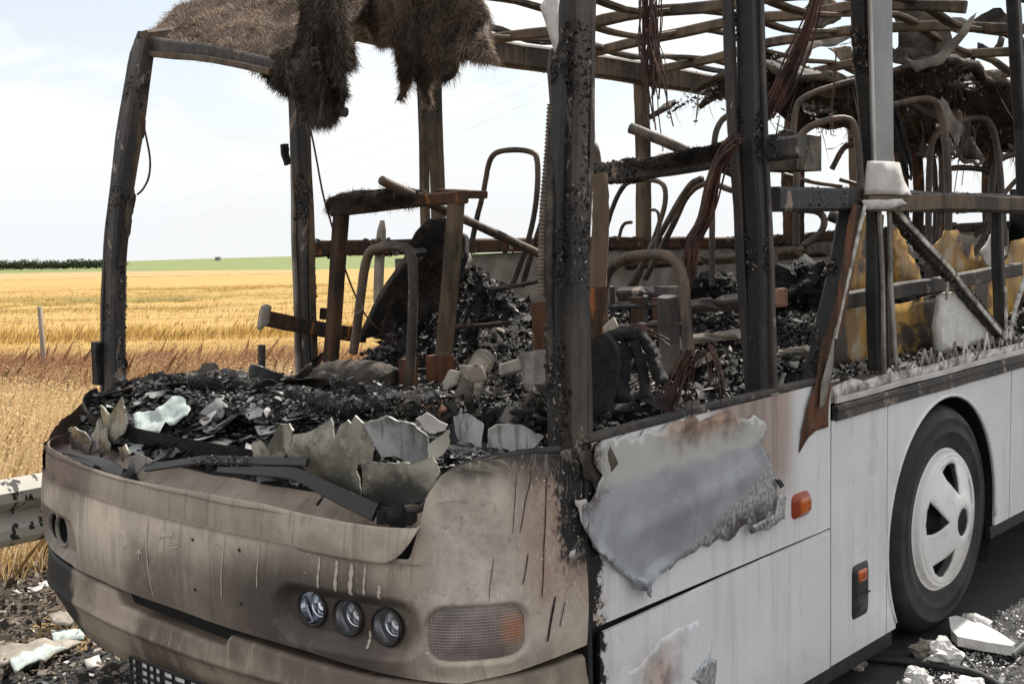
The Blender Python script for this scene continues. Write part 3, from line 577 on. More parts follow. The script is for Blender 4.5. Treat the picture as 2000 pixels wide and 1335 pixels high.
# --- fence in the red grass
fs = [(17.2, -.62), (17.0, (78-1000)/FPX), (17.3, (600-1000)/FPX), (17.6, .12)]; FP = []
for k, (s, l) in enumerate(fs):
    x, y = pol(s, l); z = terr(x, y); FP.append(np.array([x, y, z])); hh = 1.16
    if k in (0, 3): continue
    V, F = tube_vf([(0, 0, -.2), (.0, .01, .5), (-.035 if k == 1 else .01, .02, hh)], .033, 8); o = mk('fence_post', V, F, 'wood_post', smooth=True, label='leaning weathered grey fence post in open view amid the reddish grass' if k == 1 else 'grey wooden fence post standing behind the charred door pillar', cat='fence post', group='fence posts along the field')
    o.location = (x, y, z)
Lw = []
for a, b in zip(FP[:-1], FP[1:]):
    for h in (.12, .3, .5, .75, .98, 1.13): Lw.append(tube_vf([a+(0, 0, h)+(b-a)*t+np.array([0, 0, -.04*4*t*(1-t)]) for t in np.linspace(0, 1, 9)], .0022, 4))
    for t in np.arange(0, 1, .16/np.linalg.norm(b-a)): Lw.append(tube_vf([a+(b-a)*t+(0, 0, .1), a+(b-a)*t+(0, 0, 1.1)], .0014, 3))
V, F = join(Lw); mk('wire_fence', V, F, 'fence_wire', label='thin rusty wire mesh fence strung between wooden posts', cat='fence', loc=FP[0])
# --- grasses
def grass(name, mat, n, s0, s1, l0, l1, h0, h1, w0, w1, label, cat, lean=(.25, .05), dens=None, power=1.0, heads=False, base=0.):
    s = (s0**2+(s1**2-s0**2)*RNG.random(n)**power)**.5; l = RNG.uniform(l0, l1, n); P = []
    x = CAM[0]+FH[0]*s+RH[0]*l*s; y = CAM[1]+FH[1]*s+RH[1]*l*s
    k = (x < -2.75) | (s > 14)
    if dens is not None: k &= np.array([dens(a, b) for a, b in zip(s, l)]) > RNG.random(n)
    x, y, s, l = x[k], y[k], s[k], l[k]; n = len(x); z = -.0353*np.maximum(0, s-6)+base
    pos = np.stack([x, y, z], 1); d = np.stack([RNG.normal(size=n)*.25, RNG.normal(size=n)*.25, np.ones(n)], 1)
    cl = np.array([nz((a*.9, b*.9, 0)) for a, b in zip(x, y)])
    L_ = RNG.uniform(h0, h1, n)*(1+.45*cl); bend = np.stack([RH[0]*lean[0]+RNG.normal(size=n)*.06, RH[1]*lean[0]+RNG.normal(size=n)*.06, -np.abs(RNG.normal(size=n))*lean[1]], 1)*L_[:, None]
    B = blades(pos, d, L_, RNG.uniform(w0, w1, n), bend); out = [B]
    if heads:
        tip = B[:, 3]; out.append(flakes(tip, RNG.uniform(.006, .016, n), 1.5))
    mk_tris(name, np.concatenate(out).reshape(-1, 3), mat, nper=5, label=label, cat=cat)
grass('verge_grass', 'straw', 85000, 5.4, 16.5, -.60, .02, .20, .46, .0018, .0038, 'pale straw-coloured dry grass on the verge behind the guardrail', 'grass', heads=True, dens=lambda s, l: 1.)
grass('red_grass', 'red_straw', 52000, 14.6, 19.0, -.58, .12, .30, .62, .003, .006, 'reddish brown feathery dry grass along the wire fence', 'grass', lean=(.32, .1), heads=True, dens=lambda s, l: .35+.65*max(0, min(1, .6+1.8*nz((l*22, s*.45, 0))))*math.exp(-((s-16.6)/1.7)**2))
grass('wheat_ears', 'wheat', 90000, 19.5, 75, -.52, .12, .10, .24, .003, .007, 'ripe golden wheat standing in the field beyond the fence', 'wheat', lean=(.25, .1), power=1.5, base=.50, dens=lambda s, l: 1-lodged(s, l))
grass('lodged_wheat', 'green_wheat', 30000, 34, 75, -.52, .12, .18, .34, .006, .012, 'greenish lodged wheat lying in flattened lanes of the field', 'wheat', lean=(.8, .3), base=.18, dens=lodged)
# --- guardrail
gx = -2.02; gr = empty('guardrail', (gx, 0, 0), 'pale zinc guardrail with black soot spots beside the burnt bus front', 'guardrail')
wp = [(0, .0), (.035, .02), (.075, .05), (.075, .095), (.02, .135), (.0, .155), (.02, .175), (.075, .215), (.075, .26), (.035, .29), (0, .31)]
V, F = [], []; ys = np.linspace(-9, 14, 60); T_ = .004
for y in ys:
    for (a, b) in wp: V.append((a, y, .40+b+terr(gx, y)))
    for (a, b) in wp[::-1]: V.append((a-T_, y, .40+b+terr(gx, y)))
m_ = 2*len(wp)
for i in range(len(ys)-1):
    for j in range(m_): k = (j+1) % m_; F.append((i*m_+j, i*m_+k, (i+1)*m_+k, (i+1)*m_+j))
mk('beam', V, F, 'guardrail_zinc', gr)
for y in np.arange(-8.2, 14, 2.):
    V, F = boxvf((-.09, y, .32+terr(gx, y)), .10, .055, .74); mk('post', V, F, 'guardrail_zinc', gr)
# --- burnt rubble on the verge and foam crumbs on the road
n = 42000; x = RNG.uniform(-4.6, -.9, n); y = RNG.uniform(-1.6, 3.2, n); z = np.array([terr(a, b) for a, b in zip(x, y)])
mk_tris('burnt_rubble', flakes(np.stack([x, y, z+.015+RNG.random(n)*.03], 1), RNG.gamma(1.5, .006, n)+.003, .8).reshape(-1, 3), 'rubble', nper=5, label='burnt rubble and ash strewn over the verge below the guardrail', cat='rubble')
n = 4200; t = RNG.random(n); x = 1.32+RNG.gamma(2., .13, n); y = RNG.normal(2.75, .55, n)
mk_tris('foam_crumbs', flakes(np.stack([x, y, np.full(n, .004)+RNG.random(n)*.006], 1), RNG.gamma(1.3, .0032, n)+.002, .9).reshape(-1, 3), 'foam_crumbs', nper=5, label='white foam crumbs scattered on the dark asphalt beside the wheel', cat='crumbs')
#PART3
# ================================================================== the bus
BUS = empty('burnt_bus', (0, 0, 0), 'burnt-out white coach with charred open frame and sooty front beside the guardrail', 'bus')
def sst(v, a, b): t = max(0., min(1., (v-a)/(b-a))); return t*t*(3-2*t)
def rrect(x, y, cx, cy, hx, hy, r):              # signed distance to a rounded rectangle
    qx, qy = abs(x-cx)-hx+r, abs(y-cy)-hy+r; return math.hypot(max(qx, 0), max(qy, 0))+min(max(qx, qy), 0)-r
def ztf(x): return float(np.interp(-x, [1.0, 1.03, 1.08, 1.14, 1.20, 1.25], [.93, .98, 1.01, 1.03, 1.08, 1.14]))+.018*nz((x*30, 0, 0))+.012*nz((x*80, 1, 0))
def add_crust(o, crust, mat='crust_flakes', size=.0022):
    V = np.array([v.co for v in o.data.vertices]); T = [t for p in o.data.polygons if len(p.vertices) == 4 for t in ((p.vertices[0], p.vertices[1], p.vertices[2]), (p.vertices[0], p.vertices[2], p.vertices[3]))]
    P, N = sample_tris(V, T, crust*5); m = np.array([nz(q*np.array([1, 1, .5]), 9, 5) for q in P]) > .14; P, N = P[m][:crust], N[m][:crust]
    mk_tris('crust', flakes(P+N*.002, RNG.gamma(1.6, size, len(P))+.0015, .5, normal=N).reshape(-1, 3), mat, o, nper=5); return o
LAMPS = [(.668, .748), (.795, .741), (.920, .730)]
SIG = (s_x(1.14), .730)                         # centre of the turn signal on the front's arc
SIGH = (.134, .076)
def ztop(x):
    if x < -1.0: return ztf(x)
    a = abs(x); return float(np.interp(a, [0, 1.0, 1.03, 1.045, 1.08, 1.13, 1.18, 1.25], [.93, .93, 1.03, 1.10, 1.16, 1.19, 1.205, 1.195]))
def zlow(x): return float(np.interp(x, [-1.25, -.9, .1, .65, .83, 1.0, 1.11, 1.2, 1.25], [.66, .655, .65, .632, .615, .60, .592, .612, .632]))
def f_off(s, z):
    x = np.interp(s, SL, PLAN[:, 0]); o = .014*math.sin(math.pi*max(0, min(1, (z-.60)/.34)))
    for sg in (1, -1):
        d = rrect(x*sg, z, .795, .735, .235, .080, .075); o -= .040*(1-sst(d, -.034, .014))
    d = rrect(s, z, SIG[0], SIG[1], SIGH[0], SIGH[1], .055); o -= .020*(1-sst(d, -.006, .006)); o += .008*(1-sst(d, .0, .055))
    o += .004*nz((x*3, z*3, 0), 1, 2)
    return o
S0, S1 = s_x(-1.25), s_x(1.25)
def fas(u, v):
    s = S0+(S1-S0)*u; x = np.interp(s, SL, PLAN[:, 0]); z = zlow(x)+(ztop(x)-zlow(x))*v; q = fr(s, z, f_off(s, z))
    return q
def fas_hole(u, v):
    s = S0+(S1-S0)*u; x = np.interp(s, SL, PLAN[:, 0]); z = zlow(x)+(ztop(x)-zlow(x))*v
    for lx, lz in LAMPS:
        if math.hypot(x-lx, z-lz) < .050: return True
    for lx, lz in LAMPS[1:]:
        if math.hypot(x+lx, z-lz) < .052: return True
    return False
front = grid('front_panel', fas, 520, 84, 'soot_front', BUS, hole=fas_hole)
tag(front, 'sooty brown front panel with paint runs')
# back edge returns so the skin has depth
def ret(u, v):
    s = S0+(S1-S0)*u; x = np.interp(s, SL, PLAN[:, 0]); q = fr(s, zlow(x), f_off(s, zlow(x))-.10*v); q[2] -= .012*v; return q
grid('front_panel_return', ret, 160, 3, 'interior_dark', BUS)
# lamps
for lx, lz in LAMPS:
    c = fr(s_x(lx), lz, f_off(s_x(lx), lz)+.002); ax = (.10, -1, .02)
    lamp = mk('headlamp', *lathe([(.046, .002), (.049, .007), (.054, .006), (.056, .0), (.054, -.012)], c, ax, 36), 'black_plastic', BUS, smooth=True)
    mk('reflector', *lathe([(.049, -.002), (.0485, -.03), (.040, -.052), (.022, -.066), (.010, -.070), (.0, -.071)], c, ax, 36), 'chrome' if lx < .7 else 'bowl', lamp, smooth=True)
    mk('inner_ring', *lathe([(.036, -.034), (.036, -.030), (.033, -.029), (.031, -.034), (.029, -.050)], c, ax, 32), 'chrome', lamp, smooth=True)
    mk('bulb', *lathe([(.0, -.035), (.007, -.038), (.008, -.060), (.006, -.07)], c, ax, 12), 'bowl', lamp, smooth=True)
for lx, lz in LAMPS[1:]:
    c = fr(s_x(-lx), lz, f_off(s_x(-lx), lz)+.002)
    l = mk('lamp_hole', *lathe([(.062, -.004), (.060, .004), (.052, .005), (.049, -.004), (.048, -.08), (.0, -.085)], c, (-.10, -1, .02), 30), 'pale_shell', BUS, smooth=True)
    mk('socket', *lathe([(.0478, -.006), (.0475, -.07), (.0, -.072)], c, (-.10, -1, .02), 24), 'interior_dark', l, smooth=True)
# turn signal lens
def siglens(u, v):
    a = (u-.5)*2; b = (v-.5)*2; hx, hy = SIGH[0]-.004, SIGH[1]-.004; r = .048
    # squircle map of the unit square to a rounded rectangle
    k = max(abs(a), abs(b)); t = math.atan2(b, a); e = 4.2; q = (abs(math.cos(t))**e+abs(math.sin(t))**e)**(-1/e)
    x, y = hx*k*q*math.cos(t), hy*k*q*math.sin(t); z = SIG[1]+y+.020*x; s = SIG[0]+x; return fr(s, z, .006+.008*(1-k**4))
grid('turn_signal', siglens, 41, 41, 'signal_lens', BUS); tag(COL.objects[-1], 'smoke-stained ribbed turn signal lens')
# lip above the crease
def lip(u, v):
    x = -1.185+(1.032+1.185)*u; z0 = .918+(0 if x < .93 else .105*((x-.93)/.102)**2); z1 = 1.022+.006*math.sin(x*5); z = z0+(max(z1, z0+.002)-z0)*v
    return fr(s_x(x), z, -.014+.032*sst(x, .45, .92)-.012*v+.004*math.sin(v*3.14)+.004*nz((x*4, z*4, 1), 1, 3))
lipo = grid('windscreen_lip', lip, 260, 14, 'soot_front', BUS, solid=.006)
def lipb(u, v):
    x = -1.185+(1.032+1.185)*u; return fr(s_x(x), .931+.002*v-.010*sst(x, .5, .9), .004+.010*sst(x, .5, .9)-.026*v)
grid('lip_underside', lipb, 120, 3, 'soot_front', BUS)
# wiper tray behind the lip
def tray(u, v, a=0., b=.80):
    v = a+(b-a)*v; x = -1.16+2.18*u; k = [1.012, .985, .992, 1.03, 1.075]; z = float(np.interp(v, [0, .2, .45, .75, 1], k)); q = fr(s_x(x), z, 0); q[1] += .012+.20*v
    return q+np.array([0, 0, .006*nz(q, 7, 4)])
grid('wiper_tray', tray, 140, 10, 'soot_front', BUS); grid('wiper_tray_back', lambda u, v: tray(u, v, .80, 1.), 140, 8, 'char', BUS)
beam('tray_divider', [unF(620, 985, 0, .06), unF(640, 955, 0, .14)], .008, .006, 'rubber', BUS, warp=0)
# paint runs below the crease and tar runs near the corner
for px, y0, y1, w in ((441, 1041, 1164, .0055), (509, 1055, 1145, .005), (570, 1032, 1064, .005), (627, 1085, 1145, .009), (661, 1092, 1152, .013), (690, 1098, 1160, .016), (716, 1100, 1158, .008), (745, 1140, 1168, .012), (838, 1268, 1272, .01), (712, 1236, 1268, .010)):
    P = [unF(px+.6*math.sin(t*7), y0+(y1-y0)*t, .0) for t in np.linspace(0, 1, 14)]; V, F = [], []
    for i, p in enumerate(P):
        s = float(np.interp(p[0], PLAN[:, 0], SL)); t = i/13; ww = w*(.55+.45*math.sin(t*9+px)**2)*(1.25 if t > .85 else 1)*(.3 if i in (0, 13) else 1)
        o = f_off(s, p[2])+.0025 if p[2] < .935 else .005
        for k, e in ((-.5, 0), (0, .002), (.5, 0)): V.append(fr(s+k*ww, p[2], o+e))
    for i in range(13): F += [(3*i, 3*i+1, 3*i+4, 3*i+3), (3*i+1, 3*i+2, 3*i+5, 3*i+4)]
    mk('paint_run', V, F, 'drip_paint', BUS, smooth=True)
for pts, w in (([(1036, 900), (1036, 940), (1026, 970), (1020, 1010), (1014, 1040)], .005), ([(1066, 930), (1064, 1010), (1060, 1080), (1052, 1165)], .006), ([(1030, 1078), (1024, 1110), (1017, 1138)], .006), ([(964, 1088), (956, 1130), (952, 1170)], .003), ([(850, 984), (880, 977), (915, 977)], .004), ([(1078, 1160), (1070, 1200), (1064, 1250)], .012), ([(1095, 1170), (1086, 1220)], .005), ([(1008, 920), (1004, 990), (1000, 1040)], .003)):
    Q = [unF(a, b) for a, b in chaikin([(a, b, 0) for a, b in pts], 2)[:, :2]]; V, F = [], []
    for i, p in enumerate(Q):
        s = float(np.interp(p[0], PLAN[:, 0], SL)) if p[0] < 1.249 else S1-.01; t = i/(len(Q)-1); ww = w*.55*(.35+.8*math.sin(math.pi*t)**.5+.4*nz((i*.9, w*900, 0)))
        for k, e in ((-.5, 0), (0, .002), (.5, 0)): V.append(fr(s+k*ww, p[2], f_off(s, p[2])+.0025+e))
    for i in range(len(Q)-1): F += [(3*i, 3*i+1, 3*i+4, 3*i+3), (3*i+1, 3*i+2, 3*i+5, 3*i+4)]
    mk('tar_run', V, F, 'drip_tar', BUS, smooth=True)
def front_mark(name, pts, w, mat):               # a thin stroke lying on the front panel
    Q = [unF(a, b) for a, b in chaikin([(a, b, 0) for a, b in pts], 2)[:, :2]]; V, F = [], []
    for i, q in enumerate(Q):
        s = float(np.interp(q[0], PLAN[:, 0], SL)); d = Q[min(i+1, len(Q)-1)]-Q[max(i-1, 0)]; d /= np.linalg.norm(d)+1e-9; ds, dz = -d[2], math.hypot(d[0], d[1])*(1 if d[0] > 0 else -1); ww = w*(.5+.6*math.sin(math.pi*i/(len(Q)-1)))
        for k, e in ((-.5, 0), (0, .001), (.5, 0)): V.append(fr(s+k*ww*ds, q[2]+k*ww*dz, f_off(s, q[2])+.0022+e))
    for i in range(len(Q)-1): F += [(3*i, 3*i+1, 3*i+4, 3*i+3), (3*i+1, 3*i+2, 3*i+5, 3*i+4)]
    mk(name, V, F, mat, BUS, smooth=True)
for pts in ([(316, 1052), (320, 1043), (332, 1040), (342, 1041)], [(318, 1046), (330, 1044), (343, 1045)], [(336, 1046), (337, 1056), (339, 1064)], [(338, 1056), (348, 1055), (352, 1054)], [(339, 1061), (350, 1060), (354, 1058)], [(341, 1067), (349, 1067), (354, 1065)]): front_mark('emblem_ghost', pts, .006, 'emblem_pale')
for pts in ([(286, 1064), (281, 1074), (274, 1080)], [(276, 1071), (282, 1076), (287, 1078)], [(282, 1070), (279, 1084), (281, 1092)], [(293, 1010), (292, 1050), (296, 1090), (306, 1165)]): front_mark('scratch_mark', pts, .0055, 'emblem_pale')
for a, b in ((380, 1052), (471, 1072), (388, 1148), (478, 1175)):
    q = unF(a, b); s = float(np.interp(q[0], PLAN[:, 0], SL)); mk('bolt_hole', *lathe([(.0, .001), (.004, .0012), (.006, .0)], fr(s, q[2], f_off(s, q[2])+.002), (0, -1, 0), 10), 'drip_tar', BUS)
# bumper
def bump_sec(v, x):                              # v 0 top back .. 1 bottom : (offset, z)
    notch = (1-sst(abs(x-.02), .285, .325)); zt = float(np.interp(x, [-1.25, 0, .9, 1.25], [.640, .628, .590, .60]))-.042*notch
    prof = [(0, -.07, zt-.004), (.10, .0, zt), (.16, .010, zt-.008), (.42, .018, .545), (.52, .026, .520), (.60, .012, .500), (.80, -.015, .42), (.93, -.045, .36), (1, -.10, .335)]
    a = [p[0] for p in prof]; return float(np.interp(v, a, [p[1] for p in prof])), float(np.interp(v, a, [p[2] for p in prof]))
def bmp(u, v):
    s = S0+(S1-S0)*u; x = np.interp(s, SL, PLAN[:, 0]); o, z = bump_sec(v, x); tuck = .02+.16*sst(-x, .72, 1.25)*sst(.56-z, 0, .25)
    if x < -.55: z += .05*sst(-x, .55, 1.25)*sst(.5-z, 0, .15)
    return fr(s, z, o-.02*0-tuck*.6+.004*nz((x*3, z*4, 5)))
bo = grid('bumper', bmp, 300, 60, 'soot_bumper', BUS); tag(bo, 'sooty brown bumper with stepped notch and blackened far end')
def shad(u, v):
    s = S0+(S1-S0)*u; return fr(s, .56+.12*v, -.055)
grid('bumper_gap_shade', shad, 80, 3, 'interior_dark', BUS)  # near-black sheet standing in for the shade inside the bumper gap
# number plate carrier: plate with a lattice of bars in front of it
px0 = s_x(-.145); pw, ph, pz = .52, .115, .455
pl = grid('number_plate_holder', lambda u, v: fr(px0+pw*u, pz-ph+ph*v, .028), 8, 3, 'plate_white', BUS, solid=.004)
def bar(u0, u1, v0, v1):
    P = [fr(px0+pw*(u0+(u1-u0)*t), pz-ph+ph*(v0+(v1-v0)*t), .034) for t in (0, .5, 1)]; V, F = beam_vf(P, .009, .007, (0, 0, 1) if abs(u1-u0)*pw > abs(v1-v0)*ph else (1, 0, 0), 0); mk('bar', V, F, 'black_plastic', pl)
for v in (0, .16, .36, .56, .78, 1): bar(0, 1, v, v)
for u in (0, .07, .11, .2, .27, .34, .36, .47, .6, .63, .78, .9, 1): bar(u, u, 0, 1)
# wipers
def wiper(pts, blade, piv):
    w = beam('wiper', chaikin(pts, 2), .052, .016, 'wiper_black', BUS, ref=(0, .4, .9), warp=.001, step=.02, taper=lambda t: .34+.66*t)
    beam('blade', blade, .024, .014, 'wiper_black', w, ref=(0, .4, .9), warp=.003, step=.03); add_crust(COL.objects[-1], 260, 'ash_flakes', .0018)
    mk('pivot', *lathe([(.0, .02), (.026, .016), (.03, 0), (.03, -.03)], piv, (.1, -.5, .86), 20), 'char', w, smooth=True)
wiper([unF(425, 917, 0, .07), unF(560, 922, 0, .07), unF(588, 928, 0, .07), unF(650, 962, 0, .06), unF(735, 1000, 0, .06)], [unF(285, 912, 0, .08), unF(400, 897, 0, .09), unF(602, 902, 0, .09)], unF(775, 1003, 0, .06))
wiper([unF(115, 888, 0, .08), unF(150, 895, 0, .08), unF(200, 905, 0, .07), unF(240, 930, 0, .06)], [unF(95, 885, 0, .06), unF(130, 895, 0, .06), unF(185, 915, 0, .05)], unF(250, 935, 0, .06))
V, F = boxvf(unF(775, 1008, 0, .07), .10, .05, .035, .5); mk('wiper_motor_cover', V, F, 'char', BUS)
# windscreen gasket
tube('windscreen_seal', [unF(610, 948, 0, .12), unF(700, 990, 0, .10), unF(790, 1000, 0, .07), unF(832, 990, .0, .05), unF(848, 955, .0, .03), unF(880, 922, 0, .02), unF(930, 900, 0, .015), unF(1000, 888, 0, .015), unF(1092, 877, 0, .015)], .011, 'rubber', BUS)
def darkwall(u, v):                              # burnt bulkhead under the windscreen
    x = -1.18+2.36*u; q = fr(s_x(x), 1.0+.14*v+(.05*sst(abs(x), .9, 1.2)), 0); q[1] += .235-.06*v; return q
grid('windscreen_bulkhead', darkwall, 60, 4, 'char', BUS)
# windscreen shards still standing
SH = [([(495, 855), (510, 852), (525, 870), (549, 831), (567, 828), (576, 842), (567, 884), (552, 897), (504, 888)], .13, 'shard_glass'),
 ([(576, 842), (600, 836), (640, 811), (652, 848), (633, 893), (640, 962), (600, 930), (567, 890)], .125, 'shard_glass'),
 ([(653, 848), (660, 830), (675, 818), (683, 838), (673, 870), (690, 890), (700, 985), (641, 962), (634, 895)], .115, 'shard_glass'),
 ([(684, 838), (700, 812), (716, 824), (756, 806), (738, 850), (728, 893), (701, 905), (691, 888), (675, 868)], .11, 'shard_glass'),
 ([(716, 832), (757, 806), (812, 820), (835, 845), (838, 890), (800, 905), (770, 893), (740, 897)], .105, 'shard_grey'),
 ([(700, 906), (740, 899), (800, 909), (835, 893), (852, 925), (832, 985), (765, 993), (703, 986)], .095, 'shard_glass'),
 ([(838, 863), (855, 851), (884, 832), (886, 851), (870, 880), (842, 893)], .08, 'shard_glass'),
 ([(885, 817), (915, 812), (950, 830), (948, 869), (895, 860), (888, 840)], .07, 'shard_grey'),
 ([(952, 832), (975, 822), (1020, 825), (1064, 850), (1042, 868), (953, 872)], .06, 'shard_grey'),
 ([(812, 818), (835, 808), (874, 830), (870, 841), (850, 850), (830, 845)], .06, 'pale_skin'),  # sunlit patch on the glass, put in as a piece of pale colour
 ([(196, 793), (212, 802), (240, 775), (250, 830), (245, 852), (215, 862), (203, 835)], .16, 'shard_glass'),
 ([(178, 848), (200, 822), (206, 870), (196, 882), (180, 882)], .14, 'shard_grey'),
 ([(200, 842), (212, 832), (218, 880), (206, 897)], .13, 'shard_glass'),
 ([(105, 850), (125, 834), (160, 838), (176, 862), (170, 882), (130, 880)], .12, 'shard_glass'),
 ([(225, 876), (245, 864), (262, 884), (240, 905)], .10, 'shard_glass'), ([(252, 890), (275, 880), (300, 892), (250, 935), (240, 938)], .085, 'shard_grey')]
for k, (o, dy, m) in enumerate(SH):
    sheet('windscreen_shard', o, F_(0, dy), 6.5, m, BUS, jag=2.6, warp=.022, wsc=7, solid=.006, smooth=False, rim='glass_edge')
# ------------------------------------------------------------------ near side skin
def SY(y, z): return np.array([1.25, y, z])
def side_panel(name, out, holes=(), mat='white_paint', off=0., step=.07, **k): return sheet(name, out, lambda y, z: np.array([1.25+off, y, z]), step, mat, BUS, holes=holes, solid=.012, warp=.0, smooth=False, **k)
arch = [(2.93+.565*math.cos(a), .47+.565*math.sin(a)) for a in np.linspace(math.pi+.55, -.55, 40)]
side_panel('side_panel', [(.492, .672), (1.895, .676), (1.895, 1.215), (1.55, 1.212), (1.0, 1.208), (.492, 1.20)])
side_panel('luggage_hatch', [(.52, .155), (1.885, .152), (1.885, .670), (1.2, .664), (.52, .650)], off=.006)
side_panel('side_panel', [(1.905, .150), (2.36, .150), (2.36, 1.066), (1.905, 1.066)])
pa = [(2.368, .150)]+[(2.368, 1.066), (3.665, 1.066), (3.665, .36), (3.44, .36)]
a2 = [p for p in arch if p[1] > .36 or p[0] < 2.93]; a2 = [p for p in arch if not (p[0] > 2.93 and p[1] < .36)]; a2 = [p for p in a2 if p[1] > .15]
side_panel('wheel_arch_panel', [(2.368, .150), (2.368, 1.066), (3.665, 1.066), (3.665, .36)]+[(3.495, .36)]+a2[::-1]+[(a2[0][0], .150)])
side_panel('side_panel', [(3.675, .36), (5.9, .36), (5.9, 1.066), (3.675, 1.066)], step=.2); side_panel('side_panel', [(5.91, .36), (10.4, .36), (10.4, 1.066), (5.91, 1.066)], step=.3)
# rolled arch lip
P = [np.array([1.256, y, z]) for y, z in a2]; V, F = tube_vf(P, .008, 8); mk('wheel_arch_lip', V, F, 'white_paint', BUS, smooth=True)
def wa(u, v): a = math.pi+.5-(math.pi+1.)*u; return np.array([1.245-.55*v, 2.93+.57*math.cos(a), .47+.57*math.sin(a)])
grid('wheel_housing', wa, 30, 5, 'interior_dark', BUS)
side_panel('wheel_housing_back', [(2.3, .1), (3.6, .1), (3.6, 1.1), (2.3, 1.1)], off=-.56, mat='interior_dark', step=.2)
beam('skirt_strip', [(1.243, .50, .118), (1.243, 2.42, .118)], .02, .064, 'black_plastic', BUS, warp=.001); beam('skirt_strip', [(1.243, 3.45, .33), (1.243, 10.4, .33)], .02, .056, 'black_plastic', BUS, warp=.001)
# dark backing behind the panel joints
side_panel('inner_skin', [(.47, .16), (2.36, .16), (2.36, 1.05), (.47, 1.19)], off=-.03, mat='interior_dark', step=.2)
# seam post between front and side
beam('corner_seam', [(1.245, .482, .12), (1.246, .482, .6), (1.247, .48, 1.2)], .022, .018, 'black_frame', BUS, warp=.004)
# belt edge, dark trim, remains of glue
beam('belt_edge', [(1.245, .49, 1.213), (1.245, 1.0, 1.222), (1.245, 1.5, 1.226), (1.245, 1.9, 1.228)], .035, .018, 'char_steel', BUS, warp=.004)
beam('trim_strip', [(1.256, 1.93, 1.094), (1.256, 6, 1.094), (1.256, 10.4, 1.094)], .022, .056, 'char_steel', BUS, warp=.002); beam('trim_strip', [(1.262, 1.93, 1.103), (1.262, 10.4, 1.103)], .018, .012, 'black_plastic', BUS, warp=.002)
sheet('torn_skin_edge', [(1.93, 1.128), (10, 1.128), (10, 1.185), (3.6, 1.18), (3.2, 1.19), (2.8, 1.178), (2.4, 1.19), (2.2, 1.18), (2.1, 1.20), (1.93, 1.185)], lambda y, z: np.array([1.235, y, z]), .05, 'seam_white', BUS, jag=0, warp=.002, solid=.006); beam('torn_skin_strip', [(1.246, 1.95, 1.138), (1.246, 4, 1.138), (1.246, 10, 1.138)], .012, .022, 'pale_skin', BUS, warp=.003)
def tooth(y, h, k):
    w = .040+.010*math.sin(k*2.1); zb = 1.172; o = [(y-w, zb), (y-w*.5, zb+h*.62), (y-w*.18, zb+h*.97), (y+w*.05, zb+h), (y+w*.5, zb+h*.55), (y+w, zb), (y+w*.62, zb), (y+w*.28, zb+h*.30), (y, zb+h*.58), (y-w*.3, zb+h*.30), (y-w*.6, zb)]
    sheet('glue_tooth', o, lambda a, z: np.array([1.232, a, z]), .02, 'pale_shell' if k % 3 else 'pale_skin', BUS, warp=.010, wsc=6, solid=.006, jag=0)
for k in range(24): tooth(2.42+.083*k+.012*math.sin(k*3.7), (.068+.02*math.sin(k*1.7))*(.5 if k < 4 else 1), k)
# ledge with ash behind the teeth
beam('sill_rail', [(1.17, 1.93, 1.165), (1.17, 4, 1.165), (1.17, 10, 1.165)], .10, .05, 'char_steel', BUS)
# bare burnt sheet where the paint has gone, edges curling away
po = [(1150, 868), (1172, 856), (1250, 838), (1330, 822), (1420, 802), (1470, 812), (1492, 838), (1480, 870), (1500, 905), (1508, 935), (1512, 962), (1500, 995), (1462, 1020), (1430, 1040), (1385, 1058), (1335, 1082), (1290, 1110), (1258, 1140), (1250, 1168), (1225, 1145), (1195, 1112), (1172, 1098), (1150, 1078), (1136, 1030), (1130, 985), (1150, 960), (1165, 925), (1148, 890)]
po = [tuple(at(a, b, 'x', 1.25)[1:]) for a, b in po]
_pb = np.array(dense(po, .02))
def curl(v, p):
    d = math.sqrt(((_pb-np.array(v))**2).sum(1).min()); y, z = v; e = 1-sst(d, 0, .045)
    low = sst(.98-z-.18*(y-.5), 0, .2); fw = 1-sst(y, .5, .62)
    k = e*(.05+1.3*low*max(0, .5+nz((y*6, z*6, 2)))+.5*fw)
    dent = .007*math.exp(-((z-.90-.10*(y-.6))/.03)**2)*sst(y, .55, .7)*(1-sst(y, 1.3, 1.45))
    return np.array([0.004+.022*k+.003*(1+nz((y*3, z*3, 4)))*(1-e)+dent, 0, .018*k*low])
sheet('bare_sheet', po, lambda y, z: np.array([1.258, y, z]), .022, 'bare_sheet', BUS, jag=.016, solid=.003, disp=curl, label='bare grey sheet with burnt-off paint and rust bloom')
def flap(name, pts, mat, off=.02, w=.03): sheet(name, [tuple(at(a, b, 'x', 1.25)[1:]) for a, b in pts], lambda y, z: np.array([1.25+off, y, z]), .018, mat, BUS, jag=.006, warp=w, wsc=8, solid=.003)
flap('curled_flap', [(1446, 1028), (1462, 1022), (1500, 1006), (1508, 965), (1522, 970), (1520, 1010), (1490, 1030), (1450, 1042)], 'bare_sheet', .03, .012)
flap('curled_flap', [(1468, 888), (1478, 878), (1494, 886), (1500, 902), (1488, 908), (1474, 902)], 'char_brown', .016, .012)
flap('curled_flap', [(1506, 925), (1514, 930), (1520, 948), (1510, 948)], 'char', .025); flap('curled_flap', [(1204, 1108), (1235, 1120), (1252, 1140), (1250, 1172), (1238, 1160)], 'bare_sheet', .04, .04)
flap('paint_scrap', [(1116, 975), (1130, 972), (1140, 1000), (1136, 1030), (1128, 1015)], 'pale_skin', .02); flap('paint_scrap', [(1128, 980), (1150, 975), (1152, 1050), (1170, 1085), (1145, 1070), (1132, 1030)], 'bare_sheet', .025)
